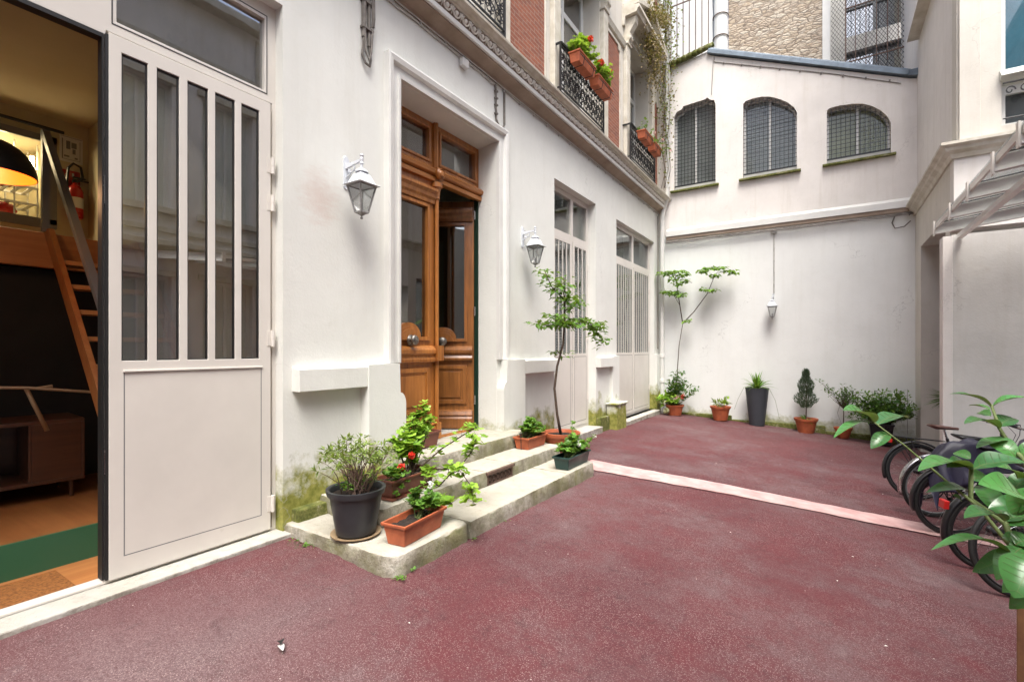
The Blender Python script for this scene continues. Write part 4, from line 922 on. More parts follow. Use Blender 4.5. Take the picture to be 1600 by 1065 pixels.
P2(stepmesh([(-3.95, 3.40), (-3.34, 3.40), (-3.30, 3.44), (-3.30, 5.45), (-3.33, 5.50), (-3.95, 5.50)], .24, .42, 7, 0), 'top_step', 'stone', smooth=35)

# ================================================================== BACK WALL
YB = 12.7
bw = thing('back_building', 'low pinkish wall with three arched grilled windows above a blank white ground floor', 'building', (-1, YB, -.4))
B = lambda mb, name, mat, parent=None, **kw: mb.build(name, mat, parent or bw, world=True, **kw)
mb = MB(); wallpoly(mb, [(-3.72, -.8), (1.9, -.8), (1.9, 4.4), (-3.72, 4.4)], [], FY, YB, YB+.3); B(mb, 'ground_floor_wall', 'white_b')
w1 = [(-3.27, 5.56), (-2.27, 5.56), (-2.27, 7.50), (-2.30, 7.62), (-2.40, 7.66), (-2.46, 7.73), (-2.52, 7.70), (-3.04, 7.67), (-3.08, 7.60), (-3.2, 7.57), (-3.27, 7.45)]
w2 = [(-1.655, 5.56), (-.547, 5.56), (-.547, 6.86), (-.60, 6.98), (-.72, 7.12), (-.9, 7.26), (-1.08, 7.36), (-1.26, 7.41), (-1.45, 7.42), (-1.6, 7.40), (-1.655, 7.34)]
w3 = [(.024, 5.56), (1.137, 5.56), (1.137, 6.18), (1.09, 6.32), (.98, 6.48), (.83, 6.62), (.66, 6.72), (.50, 6.76), (.25, 6.79), (.08, 6.78), (.024, 6.74)]
top = [(1.95, 4.4), (1.95, 6.85), (1.43, 7.02), (-2.38, 8.74), (-2.42, 8.78), (-2.45, 8.86), (-3.72, 8.70), (-3.72, 4.4)]
mb = MB(); wallpoly(mb, list(reversed(top)), [w1, w2, w3], FY, YB+.002, YB+.34); B(mb, 'upper_wall', 'pink')
mb = MB(); mb.prism([(YB+.01, 4.38), (YB-.09, 4.38), (YB-.09, 4.52), (YB-.03, 4.56), (YB+.01, 4.60)], lambda p, q, t: (t, p, q), -3.45, 1.50); B(mb, 'string_course', 'gwhite', bevel=.005)
mb = MB(); mb.prism([(YB+.01, 4.30), (YB-.06, 4.30), (YB-.07, 4.378), (YB+.01, 4.378)], lambda p, q, t: (t, p, q), -3.45, 1.50); B(mb, 'string_underside', 'soffit')
# zinc coping and mossy tiles
mb = MB(); a, b = Vector((-2.46, 8.80)), Vector((1.40, 7.06)); d = (b-a).normalized(); n = Vector((-d.y, d.x))
mb.prism([tuple(a), tuple(b), tuple(b+n*.10), tuple(a+n*.10)], FY, YB-.09, YB+.2)
mb.prism([tuple(b+Vector((0, -.02))), tuple(b+Vector((.30, -.08))), tuple(b+Vector((.30, .08))), tuple(b+n*.10)], FY, YB-.11, YB+.2)
mb.prism([tuple(a+n*.09), tuple(b+n*.09), tuple(b+n*.16), tuple(a+n*.16)], FY, YB+.0, YB+.6)
for k in range(5): p = a+(b-a)*(k+.7)/5.4; mb.prism([tuple(p), tuple(p+d*.02), tuple(p+d*.02+n*.105), tuple(p+n*.105)], FY, YB-.095, YB)
B(mb, 'zinc_coping', 'zinc', bevel=.006)
mb = MB()
for k in range(9):
    x = -3.5+k*.125; zt = 8.72+.026*k
    mb.tube([(x, YB-.18+(.01*k), zt-.02), (x+.02, YB+.5, zt+.36)], [.07, .06], 8)
mb.tube([(-3.6, YB+.5, 9.0), (-2.4, YB+.5, 9.3)], .06, 8); B(mb, 'roof_tile', 'mossy', smooth=True)
def arched_window(outl, name, mat_in, zs, gx, gz_):
    x0 = min(p[0] for p in outl); x1 = max(p[0] for p in outl); zt = max(p[1] for p in outl)
    def topz(x):
        best = zt
        ps = outl[2:]+[outl[0]]
        for i in range(len(ps)-1):
            (ax, az), (bx_, bz) = ps[i], ps[i+1]
            if min(ax, bx_)-1e-6 <= x <= max(ax, bx_)+1e-6 and abs(ax-bx_) > 1e-4: best = az+(bz-az)*(x-ax)/(bx_-ax)
        return best
    mb = MB(); cx = (x0+x1)/2
    inn = [(p[0]*.93+cx*.07, (p[1]-zs)*.96+zs+.04) for p in outl]
    big = [(p[0]+(.05 if p[0] > cx else -.05), p[1]+(.05 if p[1] > zs+.2 else -.02)) for p in outl]
    wallpoly(mb, big, [inn], FY, YB+.20, YB+.25); fr = B(mb, 'window_frame', 'whitem'); fr.name = 'window_frame'
    mb = MB(); mb.box(cx-.02, cx+.02, YB+.19, YB+.24, zs, topz(cx)); mb.box(x0, x1, YB+.17, YB+.26, zs-.02, zs+.14); B(mb, 'mullion', 'whitem', fr)
    mb = MB(); mb.prism(big, FY, YB+.262, YB+.268); B(mb, 'pane', 'glass_soft', fr)
    mb = MB(); mb.prism(big, FY, YB+.31, YB+.315)
    if mat_in == 'blind':
        z = zs+.1
        while z < zt: mb.box(x0+.02, x1-.02, YB+.285, YB+.30, z, z+.032); z += .055
    B(mb, 'window_blind', mat_in, fr)
    # wire grille: flat to the wall face
    mb = MB(); n = int((x1-x0)/.082)
    for k in range(1, n):
        x = x0+(x1-x0)*k/n; mb.tube([(x, YB+.06, zs+.10), (x, YB+.06, topz(x)-.01)], .007, 4)
    z = zs+.12
    while z < zt-.02:
        xs = [x0+(x1-x0)*k/40 for k in range(41)]; ok = [x for x in xs if topz(x) > z+.01]
        if ok: mb.tube([(min(ok), YB+.052, z), (max(ok), YB+.052, z)], .0062, 4)
        z += .092
    mb.tube([(x0, YB+.05, zs+.10), (x1, YB+.05, zs+.10)], .016, 4)
    g = mb.build('window_grille', 'iron', bw, world=True)
    mb = MB(); mb.prism([(YB+.02, zs-.06), (YB-.10, zs-.06), (YB-.10, zs-.02), (YB+.15, zs+.03)], lambda p, q, t: (t, p, q), x0-.08, x1+.08); B(mb, 'window_sill', 'mossy', bevel=.006)
arched_window(w1, 'a', 'blind', 5.56, 0, 0); arched_window(w2, 'b', 'blind', 5.56, 0, 0); arched_window(w3, 'c', 'blind_y', 5.56, 0, 0)
mb = MB(); mb.box(-3.45, -1.9, YB-.09, YB+.01, -.5, -.10); mb.box(-1.9, .0, YB-.085, YB+.01, -.6, -.19); mb.box(0, 1.5, YB-.08, YB+.01, -.7, -.30); B(mb, 'plinth', 'mossy', bevel=.02)
mb = MB(); mb.tube([(-2.3, YB-.012, 8.68), (-2.3, YB-.012, 8.55), (.1, YB-.012, 7.52), (1.3, YB-.012, 6.95)], .008, 5); mb.tube([(-2.32, YB-.012, 8.6), (-2.36, YB-.012, 7.75)], .006, 5)
for k in range(9): x = -2.1+k*.4; mb.box(x, x+.03, YB-.03, YB, 8.43-(k*.4)*.435, 8.47-(k*.4)*.435)
o = mb.build('roofline_cable', 'cable'); tag(o, 'thin cable clipped under the zinc coping of the back wall', 'cable')
mb = MB(); r2 = random.Random(12)
for q in range(5):
    pts = [(-3.45+.26*k, YB-.075-.01*q, 4.27-.012*q+r2.uniform(-.012, .012)) for k in range(20)]+[(1.42, YB-.09, 4.22+r2.uniform(-.05, .05))]; mb.tube(pts, .008, 5)
mb.tube([(1.2, YB-.05, 4.25), (1.15, YB-.05, 4.1), (1.2, YB-.05, 3.98), (1.35, YB-.05, 4.0), (1.45, YB-.06, 4.1)], .012, 5)
o = mb.build('cable_bundle', 'cable'); tag(o, 'bundle of cables under the ledge of the back wall', 'cable')

# ================================================================== BUILDINGS BEHIND THE BACK WALL
YR = 15.0
rb = thing('rubble_wall_house', 'tall house wall of pale rubble stone rising behind the zinc coping', 'building', (-1.2, YR, 0))
mb = MB(); mb.box(-2.34, -.07, YR, YR+.4, 0, 15); mb.build('wall', 'rubble', rb, world=True)
mb = MB(); mb.box(-.07, .10, YR-.03, YR+.4, 0, 15); mb.build('corner_strip', 'gwhite', rb, world=True)
wb = thing('white_gable_house', 'bright white house wall behind rusty vertical bars beside the creeper', 'building', (-3.4, YR, 0))
mb = MB(); mb.box(-7, -2.76, YR, YR+.4, 0, 15); mb.build('wall', 'white_b', wb, world=True)
mb = MB(); mb.tube([(-2.54, YR+.02, 0), (-2.54, YR+.02, 15)], .19, 16); mb.build('flue', 'white_b', wb, world=True, smooth=40)
for k in range(7): mb = MB(); z = 9.2+k*.62; mb.tube([(-2.54-.21*math.cos(R(a)), YR+.02-.21*math.sin(R(a)), z+.03*math.sin(R(a))) for a in range(0, 181, 15)], .015, 5); mb.build('flue_strap', 'rust', wb, world=True)
mb = MB()
for k in range(7): x = -3.86+k*.175; mb.tube([(x, YR-.35, 7), (x, YR-.35, 14)], .016, 4)
mb.tube([(-3.95, YR-.35, 11.65), (-3.2, YR-.35, 11.66), (-2.78, YR-.35, 11.66)], .02, 4); o = mb.build('security_bars', 'rust'); tag(o, 'rusty vertical bars in front of the bright white house wall', 'bars')
gb = thing('grey_window_house', 'grey facade with blue glass behind a rusty wire screen, top right of the rubble wall', 'building', (.9, YR+.7, 0))
mb = MB(); wallpoly(mb, rect(.05, 6, 0, 15), [rect(.45, 1.75, 7.4, 9.4), rect(.45, 1.75, 9.8, 12.2)], FY, YR+.7, YR+1.0); mb.build('wall', 'grey_render', gb, world=True)
mb = MB(); mb.box(.4, 1.8, YR+.9, YR+.92, 7.2, 12.4); mb.build('pane', 'glass', gb, world=True)
mb = MB(); mb.box(.4, 1.8, YR+1.3, YR+1.32, 7.2, 12.4); mb.build('blue_curtain', plain('blue_curtain', (.18, .26, .36), .7, .1, 3, 0), gb, world=True)
mb = MB()
for z in (8.3, 9.4, 10.6): mb.box(.45, 1.75, YR+.85, YR+.9, z, z+.05)
mb.box(1.05, 1.12, YR+.84, YR+.9, 7.4, 12.2); mb.build('glazing_bar', 'steelg', gb, world=True)
ws = thing('wire_screen', 'rusty framed wire mesh screen above the right end of the zinc coping', 'screen', (.9, YR-.3, 8))
mb = MB(); yy = YR-.3
for k in range(-2, 48):
    x = .0+k*.075
    for s_ in (-1, 1):
        # diagonal wires clipped to the screen rectangle x .13..1.58, z 7.3..12
        p0 = Vector((x if s_ > 0 else x-1.2, 7.2)); 
        a = max(.13, min(1.58, p0.x)); 
x0s, x1s, z0s, z1s = .12, 1.60, 7.3, 12.0; cell = .075
def clipseg(px, pz, dx, dz):
    t0, t1 = -99, 99
    for p, d_, lo, hi in ((px, dx, x0s, x1s), (pz, dz, z0s, z1s)):
        a, b = (lo-p)/d_, (hi-p)/d_
        if a > b: a, b = b, a
        t0, t1 = max(t0, a), min(t1, b)
    return (t0, t1) if t1 > t0+.02 else None
for k in range(-60, 80):
    for s_ in (-1, 1):
        c = clipseg(x0s+k*cell, z0s, .6*s_, 1.0)
        if c: mb.tube([(x0s+k*cell+.6*s_*c[0], yy+.01*s_, z0s+c[0]), (x0s+k*cell+.6*s_*c[1], yy+.01*s_, z0s+c[1])], .0055, 3, cap=False)
mb.build('wire_mesh', 'iron', ws, world=True)
mb = MB()
for x in (.42, .62, .83, 1.04, 1.25, 1.45): mb.tube([(x, yy-.02, 8.45 if x > .5 else 8.1), (x, yy-.02, 12)], .012, 4)
for z in (8.65, 10.0, 11.4): mb.tube([(.42, yy-.03, z-.02), (1.60, yy-.03, z)], .018, 4)
mb.tube([(.42, yy-.02, 7.4), (.42, yy-.02, 12)], .02, 4); mb.tube([(1.6, yy-.02, 7.4), (1.6, yy-.02, 12)], .03, 4)
mb.build('screen_frame', 'rust', ws, world=True)

# ================================================================== RIGHT BUILDING
XR = 1.53; YF = 9.2
rg = thing('corner_building', 'cream rendered building at the right with stepped cornice and tall blue window', 'building', (XR+1, YF+1, 0))
G_ = lambda mb, name, mat, parent=None, **kw: mb.build(name, mat, parent or rg, world=True, **kw)
mb = MB(); wallpoly(mb, rect(YF+.252, 12.9, -.9, 4.33), [rect(9.75, 12.05, -.6, 3.46)], FX, XR, XR+.25); G_(mb, 'side_wall', 'cream')
mb = MB(); mb.box(XR+.0, 6, YF, YF+.25, 3.2, 4.33); G_(mb, 'lower_front_wall', 'pink', bevel=.004)
mb = MB(); wallpoly(mb, rect(YF+.302, 15.2, 4.40, 14), [], FX, XR+.03, XR+.3); G_(mb, 'upper_side_wall', 'pink')
mb = MB(); wallpoly(mb, rect(XR+.03, 6, 4.40, 14), [rect(2.02, 3.4, 4.55, 8.0), rect(2.02, 3.4, 9.2, 12)], FY, YF, YF+.3); G_(mb, 'upper_front_wall', 'cream')
mb = MB(); mb.box(XR+.05, 1.80, YF-.06, YF, 4.42, 14); G_(mb, 'corner_pilaster', 'cream', bevel=.006)
# cornice: two runs meeting at the corner (mitred)
cprof = [(0, 4.20), (.03, 4.20), (.05, 4.26), (.10, 4.30), (.11, 4.34), (.16, 4.37), (.16, 4.41), (0, 4.46)]
mb = MB(); n = len(cprof)
for (px, py), (ox, oy) in (((XR, 12.9), (-1, 0)), ((XR, YF), (-1, -1)), ((6, YF), (0, -1))):
    for d, z in cprof: mb.v.append((px+ox*d, py+oy*d, z))
for i in range(2):
    for k in range(n-1): a = i*n+k; mb.f.append((a, a+1, a+n+1, a+n))
G_(mb, 'cornice', 'stonec')
mb = MB(); mb.prism([(XR+.05, 7.66), (XR-.16, 7.66), (XR-.14, 7.72), (XR-.10, 7.75), (XR-.06, 7.86), (XR+.05, 7.9)], lambda p, q, t: (p, t, q), YF, 12.5); G_(mb, 'upper_cornice', 'stonec')
# recessed doorway: jamb, glazing
mb = MB(); mb.box(XR+.25, 3.0, 12.05, 12.1, -.7, 3.5); mb.box(XR+.25, 3.0, 9.70, 9.75, -.7, 3.5); mb.box(XR+.25, 3, 9.7, 12.1, 3.46, 3.52); G_(mb, 'reveal', 'cream')
mb = MB(); wallpoly(mb, rect(9.75, 12.05, -.6, 3.46), [rect(9.8, 10.88, -.4, 1.2), rect(9.8, 10.88, 1.25, 3.4), rect(10.95, 12.0, -.4, 1.2), rect(10.95, 12.0, 1.25, 3.4)], FX, XR+.32, XR+.38); gf = G_(mb, 'glazed_door', 'steelg')
mb = MB(); mb.box(XR+.34, XR+.345, 9.78, 12.02, -.5, 3.42); G_(mb, 'pane', 'glass_dark', gf)
# grey wall under the canopy with its end post
YW = 8.72
mb = MB(); mb.box(1.44, 6, YW, YW+.2, -1.2, 3.04); G_(mb, 'canopy_wall', 'grey_render')
mb = MB(); mb.box(1.335, 1.437, YW-.02, YW+.2, -1.2, 3.02); G_(mb, 'end_post', 'pink', bevel=.005)
# tall window
mb = MB(); wallpoly(mb, rect(2.02, 3.4, 4.55, 8.0), [rect(2.08, 3.34, 5.28, 7.9), rect(2.08, 3.34, 4.6, 5.0)], FY, YF+.10, YF+.16); wf = G_(mb, 'window_frame', 'gwhite')
mb = MB(); mb.box(2.04, 3.38, YF+.13, YF+.134, 4.58, 7.95); G_(mb, 'pane', 'glass_soft', wf)
mb = MB(); mb.box(2.0, 3.42, YF+.18, YF+.2, 5.22, 8); G_(mb, 'blue_blind', 'blueglass', wf)
mb = MB(); mb.box(2.0, 3.42, YF+.22, YF+.24, 4.5, 5.2); G_(mb, 'lower_blind', 'steelg', wf)
mb = MB(); mb.prism([(YF-.10, 5.20), (YF+.1, 5.12), (YF+.1, 5.30), (YF-.02, 5.30)], lambda p, q, t: (t, p, q), 2.0, 3.4); G_(mb, 'awning_fold', 'hall', wf)
mb = MB(); mb.tube([(2.02, YF-.06, 5.1), (3.4, YF-.06, 5.1)], .014, 5); mb.tube([(2.02, YF-.06, 4.62), (3.4, YF-.06, 4.62)], .010, 5)
for k in range(10):
    c = 2.09+k*.14
    mb.tube([(c+.055*math.cos(a)*(1-a/9), YF-.06, 4.99+.06*math.sin(a)*(1-a/9)) for a in [i*.6 for i in range(12)]], .009, 4)
G_(mb, 'window_rail', 'iron', wf)
# glass canopy
cn = thing('glass_canopy', 'sloping glass canopy on cream metal beams above the bicycles', 'canopy', (1.2, 8.36, 3.0))
K = lambda mb, name, mat, **kw: mb.build(name, mat, cn, world=True, **kw)
cz = lambda x: 3.03+(x-1.2)*.13
for k, y in enumerate((8.34, 7.39, 6.56, 5.68, 5.02, 4.3)):
    mb = MB(); mb.prism([(1.2, cz(1.2)-.03), (3.9, cz(3.9)-.03), (3.9, cz(3.9)+.12), (1.2, cz(1.2)+.10)], lambda p, q, t: (p, t, q), y-.015, y+.015)
    mb.prism([(1.2, cz(1.2)-.03), (3.9, cz(3.9)-.03), (3.9, cz(3.9)-.015), (1.2, cz(1.2)-.015)], lambda p, q, t: (p, t, q), y-.035, y+.035); K(mb, 'beam', 'canopy_white')
    mb = MB(); mb.box(1.185, 1.199, y-.03, y+.03, cz(1.2)-.05, cz(1.2)+.14); K(mb, 'end_plate', 'frame')
    mb = MB(); mb.prism([(1.22, cz(1.22)+.103), (3.9, cz(3.9)+.123), (3.9, cz(3.9)+.127), (1.22, cz(1.22)+.107)], lambda p, q, t: (p, t, q), y-.06, y-.02); K(mb, 'black_seal', 'frame_d')
for y0_, y1_ in zip((4.3, 5.02, 5.68, 6.56, 7.39), (5.02, 5.68, 6.56, 7.39, 8.34)):
    mb = MB(); mb.prism([(1.2, cz(1.2)+.108), (3.9, cz(3.9)+.128), (3.9, cz(3.9)+.136), (1.2, cz(1.2)+.116)], lambda p, q, t: (p, t, q), y0_+.0, y1_+.03); K(mb, 'glass_sheet', 'glass_clear')
mb = MB(); mb.box(1.205, 1.225, 4.3, 8.34, cz(1.2)+.04, cz(1.2)+.10); K(mb, 'edge_bar', 'frame')
mb = MB(); mb.box(1.48, 1.54, 4.3, 8.7, cz(1.5)-.09, cz(1.5)-.033); K(mb, 'purlin', 'canopy_white')
# facade opposite the gate (seen in the panes, bounces daylight)
of = thing('opposite_building', 'cream facade with tall windows facing the gate, mirrored in its panes', 'building', (3.95, 0, 0))
XO = 3.95; ys = [-5.2, -2.9, -.6, 1.7, 3.5, 5.2]
mb = MB(); wallpoly(mb, rect(-7, 6.6, -1.2, 9.2), [rect(y, y+1.1, .9, 3.0) for y in ys]+[rect(y, y+1.1, 4.4, 7.0) for y in ys], FX, XO, XO+.3)
mb.build('wall', 'pink', of, world=True)
for y in ys:
    for z0, z1 in ((.9, 3.0), (4.4, 7.0)):
        mb = MB(); wallpoly(mb, rect(y, y+1.1, z0, z1), [rect(y+.07, y+.52, z0+.07, z1-.07), rect(y+.58, y+1.03, z0+.07, z1-.07)], FX, XO+.15, XO+.2); f = mb.build('window', 'gwhite', of, world=True)
        mb = MB(); mb.box(XO+.19, XO+.21, y, y+1.1, z0, z1); mb.build('pane', 'hall', f, world=True)
        mb = MB(); mb.box(XO-.10, XO, y-.12, y+1.22, z0-.12, z0); mb.box(XO-.08, XO, y-.1, y+1.2, z1, z1+.12); mb.build('window_sill', 'stonec', f, world=True)
mb = MB(); mb.prism([(XO, 3.45), (XO-.1, 3.45), (XO-.22, 3.6), (XO-.22, 3.7), (XO, 3.75)], lambda p, q, t: (p, t, q), -7, 6.6); mb.box(XO-.3, XO, -7, 6.6, 9.0, 9.18); mb.box(XO-.06, XO, -7, 6.6, 3.9, 4.0); mb.box(XO-.12, XO, -7, 6.6, 7.6, 7.85); mb.box(XO-.05, XO, 6.42, 6.6, -1, 8.9); mb.box(XO-.05, XO, 2.95, 3.25, -1, 8.9); mb.build('cornice', 'stonec', of, world=True)
rw = thing('added_rear_building', 'plain cream building added unseen behind the viewer to hide the horizon from pane reflections', 'building', (0, -7.2, 0))  # added out of view; keeps the bare horizon out of the glass reflections
mb = MB(); wallpoly(mb, rect(-6, 4, -.5, 6.5), [rect(-2.6, -1.4, 0, 2.4), rect(.2, 1.4, 1, 2.6), rect(-2.6, -1.4, 4, 6), rect(.2, 1.4, 4, 6)], FY, -7.0, -7.3); mb.build('wall', 'cream', rw, world=True)
mb = MB(); mb.box(-2.7, 1.5, -7.25, -7.2, 0, 6.1); mb.build('pane', 'hall', rw, world=True)

# ================================================================== PLANTS
def rv(r2, s=1): return Vector((r2.gauss(0, s), r2.gauss(0, s), r2.gauss(0, s)))
def pot_round(root, r0, r1, h, mat, rim=.02, rimh=.03, n=36, sq=None):
    mb = MB(); m = 4 if sq else n
    prof = [(r0*.96, 0), (r0, .004), (r1-rim*.4, h-rimh), (r1+rim*.5, h-rimh+.002), (r1+rim, h-.008), (r1+rim, h), (r1-.004, h), (r1-.012, h-.01), (r1-.02, h-.06)]
    if sq:
        for r_, z in prof:
            k = r_*.98; mb.v += [(-k, -k, z), (k, -k, z), (k, k, z), (-k, k, z)]
        for i in range(len(prof)-1):
            for k in range(4): a = i*4+k; b = i*4+(k+1) % 4; mb.f.append((a, b, b+4, a+4))
        mb.f.append((3, 2, 1, 0)); T(mb, 'pot', mat, root, bevel=.004)
        mb = MB(); mb.box(-r1+.02, r1-.02, -r1+.02, r1-.02, h-.07, h-.04); T(mb, 'soil', 'soil', root)
    else:
        o = len(mb.v)
        for r_, z in prof:
            for k in range(n): mb.v.append((r_*math.cos(2*math.pi*k/n), r_*math.sin(2*math.pi*k/n), z))
        for i in range(len(prof)-1):
            for k in range(n): a = i*n+k; b = i*n+(k+1) % n; mb.f.append((a, b, b+n, a+n))
        mb.f.append(tuple(reversed(range(n)))); T(mb, 'pot', mat, root, smooth=35)
        mb = MB(); mb.lathe([(r1-.018, h-.08), (r1-.016, h-.045), (r1*.5, h-.035), (.01, h-.03)], (0, 0, 0), 20); T(mb, 'soil', 'soil', root)
def trough(root, L, w0, w1, h, mat, saucer=None, along='y'):
    """trough along local y, centred"""
    mb = MB(); lv = [(w0, L/2-.03, 0), (w1-.008, L/2-.008, h-.025), (w1+.006, L/2+.006, h-.024), (w1+.008, L/2+.008, h), (w1-.006, L/2-.006, h), (w1-.012, L/2-.012, h-.06)]
    for a, b, z in lv: mb.v += [(-a, -b, z), (a, -b, z), (a, b, z), (-a, b, z)]
    for i in range(len(lv)-1):
        for k in range(4): p = i*4+k; q = i*4+(k+1) % 4; mb.f.append((p, q, q+4, p+4))
    mb.f.append((3, 2, 1, 0)); T(mb, 'pot', mat, root, bevel=.006)
    mb = MB(); NN = 14; r2 = random.Random(1)
    for i in range(NN+1):
        for j in range(5): mb.v.append(((w1-.012)*(j/2-1), (L/2-.012)*(i/NN*2-1), h-.045+r2.uniform(-.008, .012)))
    for i in range(NN):
        for j in range(4): a = i*5+j; mb.f.append((a, a+1, a+6, a+5))
    T(mb, 'soil', 'soil', root)
    if saucer: mb = MB(); mb.box(-w0-.03, w0+.03, -L/2-.0, L/2+.0, -.02, -.002); T(mb, 'saucer', saucer, root, bevel=.006)
def sauc(root, r, mat='saucer'):
    mb = MB(); mb.lathe([(r*.85, 0), (r, .022), (r-.008, .024), (r-.02, .006), (.01, .006)], (0, 0, 0), 30); T(mb, 'saucer', mat, root, smooth=40)
def grow(root, r2, base, tips, leafL, leafW, mat, per=10, stem_r=.004, spread=.04, name='leaves', stem='stemg', up=.3, start=.3, droop=.25, rough_=.02, lobed=False, stems=True):
    """stems from base (function or point) to every tip with leaves clustered along the outer part"""
    ms, ml = MB(), MB()
    for tip in tips:
        b = Vector(base(r2) if callable(base) else base); tip = Vector(tip)
        k = 5; pts = []
        bend = Vector((r2.gauss(0, rough_), r2.gauss(0, rough_), abs(r2.gauss(0, rough_))))
        for i in range(k+1):
            t = i/k; pts.append(b.lerp(tip, t)+bend*math.sin(math.pi*t))
        ms.tube(pts, [stem_r*(1.25-t/k) for t in range(k+1)], 5)
        for j in range(per):
            t = start+(1-start)*(1-r2.random()**1.6); i = min(k-1, int(t*k)); p = pts[i].lerp(pts[i+1], t*k-i)
            d = rv(r2, 1); d.z = abs(d.z)*.5+up*.6; d.normalize(); q = p+d*spread*r2.uniform(.2, 1)
            if lobed:
                sz = leafL*r2.uniform(.6, 1.1); n = Vector((r2.gauss(0, .35), r2.gauss(0, .35), 1)).normalized(); a0 = r2.uniform(0, 6.28); u = n.orthogonal().normalized(); v = n.cross(u)
                ms.tube([p, q], stem_r*.4, 3, cap=False); o = len(ml.v); ml.v.append(tuple(q)); m = 15
                for s_ in range(m):
                    a = a0+s_/m*6.0; rr = sz*.5*(1 if s_ % 3 != 0 else .74)*(.93+.07*math.sin(s_*2)); ml.v.append(tuple(q+(u*math.cos(a)+v*math.sin(a))*rr+n*(.12*sz*(1 if s_ % 3 else .4))))
                for s_ in range(m-1): ml.f.append((o, o+1+s_, o+2+s_))
            else:
                dd = d+rv(r2, .45); dd.z += up*.3
                ml.leaf(q, dd, Vector((r2.gauss(0, .3), r2.gauss(0, .3), 1)), leafL*r2.uniform(.6, 1.15), leafW*r2.uniform(.7, 1.1), .15, droop*r2.uniform(.2, 1.2))
    if stems: T(ms, 'stems', stem, root)
    ml.recalc = False
    T(ml, name, mat, root, smooth=False)
def dome_tips(r2, n, rx, ry, h0, h1, cx=0, cy=0):
    out = []
    for _ in range(n):
        a = r2.uniform(0, 6.28); q = math.sqrt(r2.random()); out.append((cx+rx*q*math.cos(a), cy+ry*q*math.sin(a), h0+(h1-h0)*r2.uniform(.35, 1)*(1-.55*q*q)))
    return out
def flowers(root, r2, pts, r, mat, n=40, name='flower'):
    for p in pts:
        mb = MB(); mb.recalc = False; c = Vector(p)
        for _ in range(n):
            d = rv(r2).normalized(); q = c+d*r*r2.uniform(.15, .7); mb.leaf(q, d+rv(r2, .8), d+rv(r2, .3), r*.9, r*.9, .2, .2)
        T(mb, name, mat, root)
def potted(label, loc, rz=0, cat='potted plant', group=None): return thing('potted_plant', label, cat, loc, (0, 0, rz), group)

# A. azalea in dark grey pot
r2 = random.Random(21)
p = potted('leggy small-leaved shrub in a big dark grey plastic pot on the lowest step', (-2.98, 2.43, .122))
pot_round(p, .145, .20, .335, 'darkpot', .018, .045)
mb = MB(); mb.lathe([(.14, -.022), (.185, -.004), (.185, .004), (.17, .003), (.15, -.012), (.01, -.012)], (0, 0, 0), 36); T(mb, 'saucer', 'saucer', p, smooth=40)
grow(p, r2, lambda r: (r.uniform(-.08, .08), r.uniform(-.08, .08), .29), dome_tips(r2, 62, .29, .29, .44, .74), .055, .022, 'l_olive', 11, .004, .024, stem='azalea_stem', start=.80, rough_=.035)
grow(p, r2, lambda r: (r.uniform(-.1, .1), r.uniform(-.1, .1), .29), dome_tips(r2, 22, .19, .19, .34, .42), .04, .018, 'l_mid', 12, .0025, .03, stem='bark', name='low_leaves', start=.5)
# B. terracotta trough on lowest step
r2 = random.Random(22)
p = potted('orange plastic trough with a small white-flowered geranium at one end, on the lowest step', (-2.59, 2.66, .102), R(6))
trough(p, .50, .075, .105, .16, 'terracotta')
grow(p, r2, lambda r: (r.uniform(-.03, .03), r.uniform(.0, .16), .12), dome_tips(r2, 16, .09, .13, .16, .36, .0, .11), .07, .045, 'l_mid', 13, .0035, .04, lobed=True, up=.5)
grow(p, r2, (0, .1, .12), [(-.08, -.02, .24), (-.05, .02, .3)], .05, .03, 'l_dark', 8, .003, .03, name='side_leaves')
flowers(p, r2, [(.03, .15, .33), (.0, .19, .34), (-.02, .12, .30)], .022, 'f_white', 20)
# C. brown trough on middle step
r2 = random.Random(23)
p = potted('brown trough of red geranium and a sprawling lime-green scented geranium, on the middle step', (-3.09, 3.05, .272), R(3))
trough(p, .56, .085, .115, .15, 'terra_b', 'terra_b')
grow(p, r2, lambda r: (r.uniform(-.02, .05), r.uniform(-.25, -.10), .11), dome_tips(r2, 18, .11, .12, .12, .27, .06, -.18)+[(.13, -.18, .06), (.14, -.1, .10), (.12, -.24, .02)], .06, .045, 'l_mid', 9, .003, .04, lobed=True, name='geranium_leaves')
flowers(p, r2, [(.10, -.16, .24), (.09, -.02, .31)], .027, 'f_red', 60)
tips = [(-.06, .18, .62), (-.02, .26, .70), (-.10, .08, .52), (.0, .10, .56), (-.12, .22, .60), (.02, .34, .60), (-.05, .40, .56), (-.14, -.02, .42), (-.03, .0, .46), (.05, .02, .40), (-.15, .12, .44), (.04, .15, .48), (.0, .30, .66), (.03, .22, .5), (-.1, .3, .62), (-.03, -.04, .38), (.05, .1, .3)]
grow(p, r2, lambda r: (r.uniform(-.03, .03), r.uniform(.0, .08), .11), tips, .10, .07, 'l_lime', 18, .006, .06, stem='bark', lobed=True, name='scented_geranium_leaves', start=.45)
def local(p, pt): m = Matrix.LocRotScale(p.location, p.rotation_euler, None).inverted(); return tuple(m @ Vector(pt))
mb = MB(); ml = MB(); ml.recalc = False
